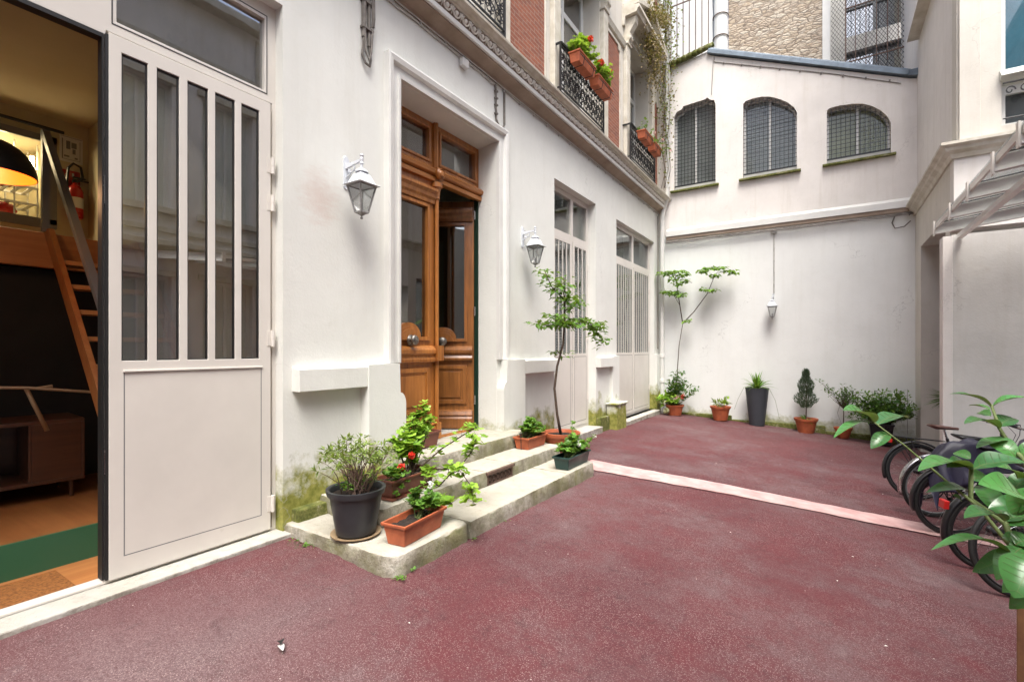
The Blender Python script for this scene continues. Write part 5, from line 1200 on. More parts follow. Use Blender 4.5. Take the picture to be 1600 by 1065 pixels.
trail = [[(-3.05, 3.12, .40), (-2.92, 3.28, .42), (-2.70, 3.32, .46), (-2.55, 3.30, .62), (-2.50, 3.30, .74)], [(-3.05, 3.15, .40), (-2.85, 3.10, .37), (-2.70, 3.05, .36), (-2.62, 3.10, .46), (-2.48, 3.05, .52), (-2.36, 3.04, .42), (-2.30, 3.0, .30)],
         [(-3.05, 3.15, .42), (-2.9, 3.3, .6), (-2.75, 3.42, .72), (-2.62, 3.46, .80)], [(-2.85, 3.10, .37), (-2.68, 2.98, .24), (-2.52, 3.0, .26)]]
for tr in trail:
    tr = [Vector(local(p, q)) for q in tr]; mb.tube(tr, [.008-.0012*min(4, i) for i in range(len(tr))], 6)
    for i in range(1, len(tr)):
        for _ in range(7 if i < len(tr)-1 else 16):
            c = tr[i-1].lerp(tr[i], r2.uniform(.3, 1)); q = c+rv(r2, .03); q.z += .015; sz = r2.uniform(.055, .105); n = Vector((r2.gauss(0, .4), r2.gauss(0, .4), 1)).normalized(); a0 = r2.uniform(0, 6.28); u = n.orthogonal().normalized(); v = n.cross(u); o = len(ml.v); ml.v.append(tuple(q))
            mb.tube([c, q], .0015, 3, cap=False)
            for s_ in range(15): a = a0+s_/15*6.0; rr = sz*.5*(1 if s_ % 3 else .72); ml.v.append(tuple(q+(u*math.cos(a)+v*math.sin(a))*rr+n*.1*sz))
            for s_ in range(14): ml.f.append((o, o+1+s_, o+2+s_))
T(mb, 'trailing_stems', 'bark', p); T(ml, 'trailing_leaves', 'l_lime', p)
# D. brown trough on top step
p = potted('plain brown trough half hidden behind the lime-green leaves, on the top step', (-3.72, 3.93, .43), R(0)); trough(p, .34, .085, .115, .17, 'terra_b')
r2 = random.Random(24); grow(p, r2, (0, 0, .12), dome_tips(r2, 9, .08, .14, .18, .34), .06, .05, 'l_lime', 6, .003, .03, lobed=True)
# E. terracotta trough beside tree pot
r2 = random.Random(25)
p = potted('orange trough of dark green leaves on the middle step, left of the little tree', (-3.17, 5.33, .252), R(0)); trough(p, .48, .085, .11, .15, 'terracotta')
grow(p, r2, lambda r: (r.uniform(-.06, .06), r.uniform(-.18, .18), .11), dome_tips(r2, 34, .13, .24, .14, .38), .075, .05, 'l_mid', 11, .003, .04, lobed=True)
mb = MB(); mb.tube([(.0, -.22, .14), (.0, -.27, .2), (.04, -.30, .18), (.05, -.31, .02)], .005, 5); T(mb, 'wire_hanger', 'iron', p)
# F. little tree in terracotta bowl
r2 = random.Random(26)
p = potted('slender little tree with flat tiers of leaves in a round terracotta bowl', (-3.02, 5.88, .115))
TX, TY = -3.02, 5.88
pot_round(p, .17, .245, .26, 'terracotta', .02, .05)
trunk = [(-.0, .0, .22), (-.03, -.05, .50), (-.05, -.09, .85), (-.03, -.05, 1.15), (.02, .03, 1.45), (.03, .05, 1.8), (.03, .05, 2.1), (.0, .0, 2.25)]
mb = MB(); mb.tube(trunk, [.022, .018, .017, .016, .014, .012, .009, .005], 8)
br = [[(.03, .05, 1.72), (.10, -.25, 1.78), (.16, -.50, 1.80)], [(.03, .05, 1.72), (.12, .30, 1.80), (.16, .60, 1.76), (.18, .95, 1.55), (.18, 1.1, 1.42)], [(.03, .05, 2.05), (-.05, -.18, 2.22), (-.05, -.38, 2.42)], [(.03, .05, 2.0), (.02, .22, 2.12), (.02, .30, 2.15)],
      [(.03, .05, 2.15), (.05, .0, 2.35)], [(.03, .05, 1.9), (.08, .2, 2.0), (.1, .36, 2.05)], [(.0, .0, 1.3), (-.02, -.06, 1.36)], [(.03, .05, 1.75), (.18, .1, 1.66)], [(.16, .60, 1.76), (.2, .8, 1.72)], [(.03, .05, 1.7), (-.12, -.2, 1.7), (-.2, -.35, 1.75)]]
ml = MB(); ml.recalc = False
for b_ in br:
    mb.tube(b_, [.008-.0015*i for i in range(len(b_))], 5); bb = [Vector(q) for q in b_]
    for i in range(1, len(bb)):
        L_ = (bb[i]-bb[i-1]).length
        for _ in range(int(L_*150)+6):
            c = bb[i-1].lerp(bb[i], r2.random()); q = c+Vector((r2.gauss(0, .06), r2.gauss(0, .07), r2.gauss(0, .017)))
            d = (q-c); d.z *= .3; ml.leaf(q, d+rv(r2, .02), (r2.gauss(0, .25), r2.gauss(0, .25), 1), r2.uniform(.06, .105), r2.uniform(.05, .075), .10, .2)
T(mb, 'trunk', 'bark', p, smooth=True); T(ml, 'leaves', 'l_mid', p)
# G. green trough, lowest step
r2 = random.Random(27)
p = potted('dark green trough with white flowers at the right end of the lowest step', (-2.56, 5.28, .104), R(0)); trough(p, .60, .08, .105, .15, 'greenpot')
grow(p, r2, lambda r: (r.uniform(-.05, .05), r.uniform(-.25, .25), .11), dome_tips(r2, 44, .13, .34, .13, .36)+[(.1, .42, .3), (.02, .5, .22), (-.05, .1, .48)], .075, .045, 'l_mid', 11, .003, .045, lobed=True)
flowers(p, r2, [(.10, -.02, .26), (.08, .47, .28), (.06, .02, .28)], .025, 'f_white', 22)
# -------- plants along the back wall
r2 = random.Random(31)
p = potted('cream hydrangea and pink begonia in a terracotta pot at the foot of the drainpipe', (-3.14, 12.25, -.145)); pot_round(p, .15, .21, .27, 'terracotta', .018, .04); sauc(p, .2, 'terra_b')
grow(p, r2, (0, 0, .22), dome_tips(r2, 26, .30, .22, .26, .56, -.12, -.08), .14, .10, 'l_lime', 10, .005, .05, lobed=False, name='hydrangea_leaves')
flowers(p, r2, [(-.18, -.18, .36), (-.15, -.2, .12), (-.04, -.12, .42)], .07, 'f_hyd', 50); flowers(p, r2, [(.08, -.12, .46)], .05, 'f_pink', 30); flowers(p, r2, [(.18, -.05, .45), (.22, -.1, .52)], .04, 'f_red', 20)
grow(p, r2, (0, .05, .22), dome_tips(r2, 26, .30, .15, .5, 1.15, .10, .02)+[(.5, -.05, .62), (.55, -.08, .68), (.45, -.05, .55), (.2, .0, 1.05), (.0, .05, 1.1)], .12, .065, 'l_dark', 14, .004, .05, name='dark_leaves')
r2 = random.Random(32)
tr = thing('thin_tree', 'thin forked sapling trained against the far left corner of the white wall', 'tree', (-3.15, 12.45, -.15)); tr.scale = (.88, 1, .83)
mb = MB(); ml = MB(); ml.recalc = False
bs = [[(0, -.05, .2), (.02, -.02, 1.1), (.08, 0, 2.1), (.18, 0, 2.75)], [(.18, 0, 2.75), (.10, 0, 3.3), (.02, -.02, 3.9), (-.02, -.03, 4.25)], [(.18, 0, 2.75), (.5, -.03, 3.1), (.85, -.05, 3.6), (1.0, -.05, 4.0), (1.1, -.05, 4.2)], [(.10, 0, 3.3), (-.05, -.02, 3.6), (-.30, -.05, 3.72)], [(.02, -.02, 3.9), (.3, -.05, 4.0), (.45, -.05, 3.95)], [(1.0, -.05, 4.0), (.75, -.1, 4.25)], [(.85, -.05, 3.6), (1.0, -.1, 3.65)], [(.18, 0, 2.75), (.32, -.05, 2.82)], [(1.1, -.05, 4.2), (1.5, -.1, 4.15)], [(.02, -.02, 3.7), (.25, -.05, 3.62)], [(-.02, -.03, 4.25), (-.35, -.05, 4.3)]]
for i, b_ in enumerate(bs):
    mb.tube(b_, [(.016 if i < 3 else .007)-.0025*k*(i < 3) for k in range(len(b_))], 6)
cl = [(-.35, 4.30, .14), (-.15, 4.25, .16), (.05, 4.3, .2), (.25, 4.2, .14), (-.0, 4.1, .15), (.35, 4.0, .12), (.1, 3.95, .12), (-.3, 3.72, .13), (-.1, 3.68, .14), (.15, 3.66, .14), (.75, 4.25, .15), (.95, 4.3, .18), (1.15, 4.32, .17), (1.4, 4.2, .13), (1.55, 4.15, .1), (1.05, 4.1, .12), (.8, 3.72, .1), (1.0, 3.68, .1), (.33, 2.82, .09), (.2, 3.55, .08)]
for x, z, rr in cl:
    for _ in range(int(80*rr)): 
        a = r2.uniform(0, 6.28); q = Vector((x+rr*r2.uniform(-1, 1), -.08+r2.uniform(-.16, .06), z-.0+r2.gauss(0, .03)))
        for s_ in range(3):
            an = a+s_*2.1; ml.leaf(q, (math.cos(an), math.sin(an), r2.uniform(-.5, .15)), (r2.gauss(0, .35), r2.gauss(0, .35), 1), r2.uniform(.09, .15), .075, .12, .25)
T(mb, 'trunk', 'bark', tr, smooth=True)
for v_i, v_ in enumerate(ml.v): ml.v[v_i] = (v_[0], min(v_[1], .20), v_[2])
T(ml, 'leaves', 'l_sap', tr)
r2 = random.Random(33)
p = potted('terracotta pot with low pale-edged leaves, between the hydrangea and the tall slate pot', (-2.10, 12.35, gz(-2.1, 12.35)+.01)); pot_round(p, .15, .215, .33, 'terracotta', .02, .05)
grow(p, r2, lambda r: (r.uniform(-.1, .1), r.uniform(-.1, .1), .28), dome_tips(r2, 12, .22, .16, .33, .46)+[(.12, -.15, .5), (.18, -.1, .55), (.2, -.2, .42)], .12, .045, 'l_olive', 4, .004, .03, up=.4, name='leaves'); grow(p, r2, (.1, -.08, .28), [(.1, -.2, .48), (.2, -.15, .5), (.12, -.2, .4)], .13, .09, 'l_lime', 4, .004, .03, name='broad_leaves')
r2 = random.Random(34)
p = potted('tall tapered slate-grey pot with a spiky aloe, near the middle of the far wall', (-1.32, 12.36, gz(-1.32, 12.36)+.01)); pot_round(p, .155, .245, .86, 'slate', .004, .02)
def spiky(p, r2, z, n, L, W, mat, name='leaves', el=(15, 70), cx=0, cy=0):
    ml = MB(); ml.recalc = False
    for k in range(n):
        a = r2.uniform(0, 6.28); e = R(r2.uniform(*el)); d = Vector((math.cos(a)*math.cos(e), math.sin(a)*math.cos(e), math.sin(e))); LL = L*r2.uniform(.6, 1.1); c = Vector((cx, cy, z)); pts = []
        side = Vector((-math.sin(a), math.cos(a), 0))
        o = len(ml.v); S_ = 7
        for i in range(S_+1):
            t = i/S_; q = c+d*LL*t+Vector((0, 0, -.55*LL*t*t*math.cos(e))); wd = W*.5*(1-t**1.6)
            ml.v += [tuple(q-side*wd+Vector((0, 0, wd*.5))), tuple(q), tuple(q+side*wd+Vector((0, 0, wd*.5)))]
        for i in range(S_):
            for j in range(2): A_ = o+i*3+j; ml.f.append((A_, A_+1, A_+4, A_+3))
    T(ml, name, mat, p)
spiky(p, r2, .82, 60, .52, .045, 'l_mid', el=(25, 75)); mb = MB()
for a_ in ((-.2, -.1, .82), (.2, -.12, .82)):
    s_ = 1 if a_[0] > 0 else -1; mb.tube([a_, (a_[0]*1.3, a_[1], .86), (a_[0]*1.9, a_[1], .6), (a_[0]*2.3, a_[1], .2 if s_ > 0 else .35)], .004, 4)
T(mb, 'trailing_stem', 'stemg', p)
r2 = random.Random(35)
p = potted('small grey-green conifer in a terracotta pot with grassy leaves at its foot', (-.36, 12.32, gz(-.36, 12.32)+.01)); pot_round(p, .15, .215, .31, 'terracotta', .02, .055)
mb = MB(); mb.tube([(0, 0, .26), (.01, 0, .6), (0, 0, 1.2)], [.014, .01, .004], 6); T(mb, 'trunk', 'bark', p)
ml = MB(); ml.recalc = False
for _ in range(3000):
    t = r2.random(); z = .52+.82*t; rr = .215*(1-t)**.6*min(1, (t+.12)*4)*(1+.25*math.sin(z*20)); a = r2.uniform(0, 6.28); q_ = r2.random()**.5
    q = Vector((rr*q_*math.cos(a), rr*q_*math.sin(a), z)); ml.leaf(q, (math.cos(a)*.5, math.sin(a)*.5, 1), rv(r2), r2.uniform(.05, .09), .010, .1, 0)
T(ml, 'foliage', 'l_con', p)
spiky(p, r2, .27, 22, .30, .03, 'l_mid', 'grassy_leaves', (10, 55))
mb = MB(); mb.tube([(0, 0, 1.0), (0, .1, 1.15)], .002, 3); 
r2 = random.Random(36)
p = potted('small terracotta pot with a spindly open-branched shrub, right of the conifer', (.31, 12.30, gz(.31, 12.30)+.01)); pot_round(p, .10, .155, .22, 'terracotta', .016, .05)
mb = MB(); mb.tube([(0, 0, .18), (.01, 0, .5), (0, 0, .8)], [.012, .01, .008], 6); T(mb, 'trunk', 'bark', p)
grow(p, r2, (0, 0, .62), dome_tips(r2, 26, .24, .18, .72, 1.15, .05)+[(-.3, 0, 1.05), (-.38, 0, 1.15), (-.2, 0, 1.0), (-.33, 0, .98), (-.45, -.02, 1.2), (.2, 0, .75), (.25, 0, .62)], .075, .04, 'l_dark', 12, .005, .045, stem='bark')
mb = MB(); mb.tube([(-.55, .15, .22), (-.3, .1, .12), (0, 0, .2), (-.1, .1, .5), (-.05, .05, .7)], .004, 4); T(mb, 'twine', 'cable', p)
r2 = random.Random(37)
p = potted('wide dark-leaved bush in a square black pot at the right end of the far wall', (.93, 12.18, gz(.93, 12.18)+.01)); pot_round(p, .15, .20, .42, 'bikeblk', .012, .03, sq=True)
grow(p, r2, (0, 0, .36), dome_tips(r2, 70, .60, .34, .35, 1.12, .02, -.02)+dome_tips(r2, 30, .62, .3, .5, .85), .085, .035, 'l_dark', 26, .005, .07, stem='bark', start=.3)
grow(p, r2, (0, 0, .36), dome_tips(r2, 40, .66, .36, .5, 1.2, .02, -.05), .085, .04, 'l_mid', 16, .004, .06, stem='bark', start=.5, name='young_leaves')
grow(p, r2, (0, 0, .5), [(.25, -.25, .95), (.33, -.2, .98), (.2, -.22, 1.0)], .16, .14, 'l_dark', 4, .004, .03, name='large_leaves')
mb = MB(); mb.tube([(.45, .3, .2), (.45, .3, 1.1), (.2, .3, .95)], .004, 4); T(mb, 'stake', 'bark', p)
# palm fronds poking out of the recessed doorway
r2 = random.Random(38)
p = thing('palm_plant', 'spiky palm leaves sticking out of the recessed doorway', 'palm', (1.80, 10.9, -.65)); pot_round(p, .13, .18, .3, 'darkpot', .012, .03)
mb = MB(); mb.tube([(0, 0, .25), (0, 0, 1.3)], [.03, .022], 8); T(mb, 'trunk', 'bark', p)
ml = MB(); ml.recalc = False
for k in range(60):
    a = r2.uniform(1.8, 4.6); e = r2.uniform(-.5, .7); d = Vector((math.cos(a)*math.cos(e), math.sin(a)*math.cos(e), math.sin(e))); ml.leaf((0, 0, 1.3), d, (0, 0, 1), r2.uniform(.3, .42), .022, .3, .12)
T(ml, 'fronds', 'l_dark', p)
# -------- balcony geraniums
def balcony_box(y, z, L, seed, label, dead=False, reds=4):
    r2 = random.Random(seed); p = thing('flower_box', label, 'flower box', (-3.36, y, z), (0, 0, 0), 'flower boxes on the window railings')
    trough(p, L, .075, .10, .17, 'terracotta')
    mb = MB()
    for yy in (-L*.28, L*.28): mb.tube([(-.13, yy, .19), (-.12, yy, -.02), (.09, yy, -.02), (.12, yy, .10)], .006, 4)
    mb.tube([(.115, -L*.5, .08), (.115, L*.5, .08)], .006, 4); T(mb, 'holder', 'iron', p)
    if not dead:
        grow(p, r2, lambda r: (r.uniform(-.05, .05), r.uniform(-L/2+.08, L/2-.08), .12), dome_tips(r2, 46, .20, L*.55, .18, .56), .085, .06, 'l_lime', 11, .004, .05, lobed=True)
        flowers(p, r2, [(r2.uniform(-.02, .18), r2.uniform(-L*.5, L*.5), r2.uniform(.36, .56)) for _ in range(reds)], .05, 'f_red', 60)
        mb = MB(); mb.tube([(0, 0, .1), (.1, .1, .35)], .003, 4)
    else:
        grow(p, r2, lambda r: (r.uniform(-.05, .05), r.uniform(-L/2+.08, L/2-.08), .12), dome_tips(r2, 12, .20, L*.5, .2, .50)+[(.15, L*.5, .05), (.3, L*.55, .0), (.25, L*.6, .15)], .06, .05, 'l_mid', 6, .003, .05, lobed=True)
        flowers(p, r2, [(.12, L*.5, .3), (.3, L*.5, .1)], .03, 'f_pink', 18)
    return p
balcony_box(7.33, 6.08, .66, 41, 'flower box with one tall red geranium, hanging nearest the viewer', reds=3)
balcony_box(8.10, 6.05, .66, 42, 'flower box of bushy geraniums with several red blooms, beside the brick panel', reds=5)
balcony_box(10.62, 6.08, .60, 43, 'flower box with sparse green shoots on the railing nearest the drainpipe', True)
balcony_box(11.32, 6.06, .55, 44, 'flower box with leggy pink geranium trailing past the drainpipe', True)
# creeper on the pipe, half dead
r2 = random.Random(51)
cr = thing('climbing_creeper', 'half dead creeper climbing the upper drainpipe and window hood', 'creeper', (-3.4, 12.5, 5.6))
mb = MB(); ml = MB(); md = MB(); ml.recalc = md.recalc = False
for k in range(5):
    x0 = r2.uniform(-.08, .08); pts = [(x0+r2.gauss(0, .03), -.03+r2.gauss(0, .03), z) for z in [i*.45 for i in range(15)]]; mb.tube(pts, .006, 4)
for _ in range(1900):
    z = 6.5*r2.random()**.55; wd = .05+.12*min(1, z/3.5); q = (r2.gauss(.0, wd), r2.gauss(-.08, wd*.7), z)
    (ml if r2.random() < .35+.25*(z/6.5) else md).leaf(q, rv(r2), rv(r2), r2.uniform(.04, .075), r2.uniform(.03, .055), .2, .2)
for _ in range(1300):     # hanging from the hood of the last upper window
    y = r2.gauss(-1.35, .25); z = 3.0-abs(r2.gauss(0, .55)); 
    md.leaf((.08+r2.gauss(0, .09), y, z+.1), rv(r2)+Vector((0, 0, -1)), rv(r2), r2.uniform(.04, .08), r2.uniform(.03, .05), .2, .2)
for _ in range(900):
    y = r2.uniform(-1.9, .0); z = 3.4+r2.gauss(0, .12)+(.4*(y+1.9)); md.leaf((.05+r2.gauss(0, .09), y, z), rv(r2), rv(r2), r2.uniform(.04, .08), r2.uniform(.03, .05), .2, .2)
for k in range(8): y = r2.gauss(-1.35, .2); mb.tube([(.05, y, 3.2), (.12, y+.05, 2.7), (.1, y, 2.0+r2.random()*.5)], .006, 4)
T(mb, 'stems', 'bark', cr); T(ml, 'green_leaves', 'l_olive', cr); T(md, 'dry_leaves', 'l_dead', cr)

# ================================================================== BICYCLES
def bicycle(label, x, y, psi, frame_mat='bikeblk', fender=None, saddle='iron', r=.335, light=True, lean=4, flat_bar=True, battery=False, rack=False, basket=False):
    g = gz(x, y)+.012*math.sin(x*1.7+y)*math.sin(y*.9)
    b = thing('bicycle', label, 'bicycle', (x, y, g), (R(lean), .073*math.cos(psi), psi), 'bicycles parked along the right side')
    WB = 1.05
    for hx in (0, WB):
        w_ = bpy.data.objects.new('wheel', None); COL.objects.link(w_); w_.parent = b; w_.location = (hx, 0, r); w_.empty_display_size = .1
        mb = MB(); mb.torus(r-.019, .019, n=48, m=8); T(mb, 'tyre', 'rubber', w_, smooth=True)
        mb = MB(); mb.torus(r-.045, .010, n=48, m=6); T(mb, 'rim', 'bikeblk' if fender != 'chrome' else 'steelg', w_, smooth=True)
        mb = MB(); n = 28
        for k in range(n):
            a = 2*math.pi*k/n; s_ = 1 if k % 2 else -1; a2 = a+(.5 if k % 4 < 2 else -.5)
            mb.tube([(math.cos(a2)*.025, .028*s_, math.sin(a2)*.025), (math.cos(a)*(r-.05), 0, math.sin(a)*(r-.05))], .0014, 3, cap=False)
        T(mb, 'spokes', 'chrome', w_)
        mb = MB(); mb.lathe([(.012, -.05), (.03, -.035), (.016, -.02), (.016, .02), (.03, .035), (.012, .05)], (0, 0, 0), 14, 'y'); T(mb, 'hub', 'iron', w_)
    BBp = (.44, 0, r-.06); ST = (.30, 0, .78); HT = (.86, 0, .86); HB = (.90, 0, .72)
    mb = MB()
    mb.tube([BBp, ST], .017, 8); mb.tube([(.315, 0, .70), HT], .017, 8); mb.tube([BBp, HB], .021, 8); mb.tube([(.845, 0, .90), (.905, 0, .68)], .021, 8)
    for s_ in (-1, 1):
        mb.tube([(0, .06*s_, r), (.42, .03*s_, r-.06)], .010, 6); mb.tube([(0, .06*s_, r), (.30, .02*s_, .70)], .009, 6)
        mb.tube([(.905, .045*s_, .68), (.95, .05*s_, .55), (WB, .05*s_, r)], .012, 6)
    T(mb, 'frame', frame_mat, b, smooth=40)
    mb = MB(); mb.tube([ST, (.27, 0, .88)], .013, 8); T(mb, 'seat_post', 'chrome', b)
    mb = MB(); vs = []   # saddle
    secs = [(-.02, .075, .02), (.05, .08, .035), (.12, .05, .03), (.2, .026, .025), (.27, .018, .02)]
    for sx_, wv_, hv in secs:
        for k in range(10): a = 2*math.pi*k/10; mb.v.append((.14+sx_, wv_*math.cos(a), .905+hv*.8*math.sin(a)+(.015 if sx_ < .03 else 0)))
    for i in range(4):
        for k in range(10): a_ = i*10+k; c_2 = i*10+(k+1) % 10; mb.f.append((a_, c_2, c_2+10, a_+10))
    mb.f += [tuple(range(10)), tuple(range(40, 50))]; T(mb, 'saddle', saddle, b, smooth=True)
    mb = MB()
    if flat_bar: mb.tube([(.84, 0, .90), (.82, 0, 1.0), (.84, .0, 1.02)], .013, 8); hb = [(.78, -.29, 1.05), (.83, -.15, 1.03), (.84, 0, 1.02), (.83, .15, 1.03), (.78, .29, 1.05)]
    else: mb.tube([(.84, 0, .90), (.80, 0, 1.05)], .013, 8); hb = [(.62, -.27, 1.06), (.72, -.25, 1.08), (.84, -.12, 1.07), (.84, .12, 1.07), (.72, .25, 1.08), (.62, .27, 1.06)]
    mb.tube(hb, .011, 8); T(mb, 'handlebar', 'chrome', b, smooth=True)
    for s_ in (0, -1):
        mb = MB(); e = Vector(hb[s_]); q = Vector(hb[1 if s_ == 0 else -2]); d = (q-e).normalized(); mb.tube([e, e+d*.12], .017, 8); mb.tube([e+d*.13+Vector((.03, 0, -.02)), e+d*.02+Vector((.06, 0, -.03))], .006, 5); T(mb, 'grip', 'iron', b)
    mb = MB()
    for s_ in (-1, 1): mb.tube([(.80, .2*s_, 1.03), (.95, .12*s_, 1.02), (1.0, .03*s_, .9), (.93, .02*s_, .72)], .004, 4)
    T(mb, 'brake_cable', 'iron', b)
    if fender:
        for nm, hx, a0, a1 in (('rear_fender', 0, 30, 200), ('front_fender', WB, 40, 170)):
            mb = MB(); K_ = 26
            for k in range(K_+1):
                a = R(a0+(a1-a0)*k/K_)
                for yy, dr in ((-.030, 0), (-.022, .014), (0, .02), (.022, .014), (.030, 0)): mb.v.append((hx+(r+.012+dr)*math.cos(a), yy, r+(r+.012+dr)*math.sin(a)))
            for k in range(K_):
                for j in range(4): a_ = k*5+j; mb.f.append((a_, a_+1, a_+6, a_+5))
            T(mb, nm, fender, b, smooth=True, solid=.002)
    mb = MB(); mb.lathe([(.085, -.003), (.09, 0), (.085, .003)], (BBp[0], -.05, BBp[2]), 28, 'y')
    mb.tube([(BBp[0], -.06, BBp[2]), (BBp[0]+.12, -.07, BBp[2]-.12)], .009, 6); mb.tube([(BBp[0], .06, BBp[2]), (BBp[0]-.12, .07, BBp[2]+.12)], .009, 6)
    mb.box(BBp[0]+.08, BBp[0]+.17, -.17, -.075, BBp[2]-.135, BBp[2]-.11); mb.box(BBp[0]-.17, BBp[0]-.08, .075, .17, BBp[2]+.11, BBp[2]+.135); T(mb, 'crankset', 'iron', b)
    mb = MB(); mb.tube([(0, -.05, r+.035), (BBp[0], -.05, BBp[2]+.087)], .005, 4); mb.tube([(0, -.05, r-.035), (BBp[0], -.05, BBp[2]-.087)], .005, 4); T(mb, 'chain', 'iron', b)
    if rack:
        mb = MB()
        for s_ in (-1, 1): mb.tube([(.26, .05*s_, .74), (-.28, .06*s_, .74)], .007, 5); mb.tube([(-.1, .06*s_, .74), (0, .07*s_, r)], .006, 5); mb.tube([(-.24, .06*s_, .74), (0, .07*s_, r)], .005, 5)
        for k in range(4): mb.tube([(-.25+k*.15, -.06, .74), (-.25+k*.15, .06, .74)], .005, 5)
        T(mb, 'rear_rack', 'chrome' if fender == 'chrome' else 'iron', b)
    if battery:
        mb = MB(); mb.prism([(-.30, .70), (-.28, .74), (-.20, .775), (.14, .775), (.18, .75), (.18, .70)], lambda p, q, t: (p, t, q), -.065, .065); T(mb, 'battery', 'slate', b, bevel=.01)
        mb = MB(); mb.prism([(-.27, .735), (-.24, .745), (-.245, .758), (-.26, .756)], lambda p, q, t: (p, t, q), -.068, -.0655); T(mb, 'red_mark', 'red', b)
    if light:
        mb = MB(); mb.box(-r-.055, -r-.015, -.035, .035, r+.15, r+.22) if not rack else mb.box(-.31, -.285, -.04, .04, .66, .71); T(mb, 'rear_light', 'red', b, bevel=.006)
    mb = MB(); mb.tube([(.40, .05, r-.08), (.30, .16, .01)], .008, 6); T(mb, 'kickstand', 'iron', b)
    return b
bicycle('black bicycle with fat black tyre, nearest the viewer', 1.20, 5.0, R(25), 'bikeblue', None, r=.345, light=False, lean=-5)
bicycle('black bicycle with black mudguard and square red rear light, second from the viewer', 1.12, 5.50, R(24), 'bikeblk', 'bikeblk', r=.345, lean=5)
bicycle('electric bicycle with a grey battery under its rack, half wrapped in the purple cover', 1.02, 6.35, R(22), 'bikeblk', 'bikeblk', r=.34, light=False, lean=3, battery=True, rack=True)
bicycle('bicycle with a silver front mudguard, just behind the covered one', .98, 6.95, R(24), 'bikeblk', 'chrome', r=.34, lean=4, light=False)
bicycle('old bicycle with silver mudguards and brown leather saddle, farthest from the viewer', .93, 7.68, R(18), 'bikeblk', 'bikeblk', 'leather', r=.34, lean=-5, flat_bar=True, rack=True)
bicycle('bicycle with dropped black handlebar poking above the purple cover, beside the grey wall', 2.05, 7.35, R(14), 'bikeblue', None, r=.34, light=False, lean=4, flat_bar=False)
bicycle('black bicycle with a flat handlebar standing just behind the purple cover', 1.75, 6.75, R(20), 'bikeblk', None, r=.34, light=False, lean=-4)
# cover draped over the electric bicycle
def cover():
    mb = MB(); r2 = random.Random(61); nu, nv = 46, 30
    o = Vector((.98, 6.33, 0)); d = Vector((math.cos(R(20)), math.sin(R(20)), 0)); s_ = Vector((-d.y, d.x, 0))
    for i in range(nu+1):
        u = i/nu; xx = -.16+u*1.56
        top = .84+.14*math.exp(-((xx-.22)/.22)**2)+.20*math.exp(-((xx-.88)/.2)**2)-.03*math.sin(xx*9)-(.12 if xx < -.12 else 0)
        if xx < 0: top -= (0-xx)*1.2
        hang = .17+.22*math.exp(-((xx+.05)/.22)**2)+.05*math.sin(xx*5)
        for j in range(nv+1):
            v = j/nv*2-1; av = abs(v); lat = (.06+.22*math.exp(-((xx-.85)/.16)**2))
            if av < .3: off = lat*v/.3; z = top-.02*(v/.3)**2
            else:
                t = (av-.3)/.7; off = math.copysign(lat+.11*t+.045*math.sin(xx*23+v*4+math.sin(xx*9)*2)*t+.022*math.sin(xx*51+2+v*5)*t, v); z = top-.02-hang*t*(1+.18*math.sin(xx*8+(3 if v > 0 else 0)))
            p = o+d*xx+s_*off; mb.v.append((p.x, p.y, gz(p.x, p.y)+z+.012*math.sin(xx*31+v*9)+.008*math.sin(xx*14-v*13)))
    for i in range(nu):
        for j in range(nv): a = i*(nv+1)+j; mb.f.append((a, a+1, a+nv+2, a+nv+1))
    c = mb.build('bike_cover', 'tarp', smooth=True, solid=.003); tag(c, 'purple-black waterproof cover draped over the electric bicycle', 'cover')
cover()

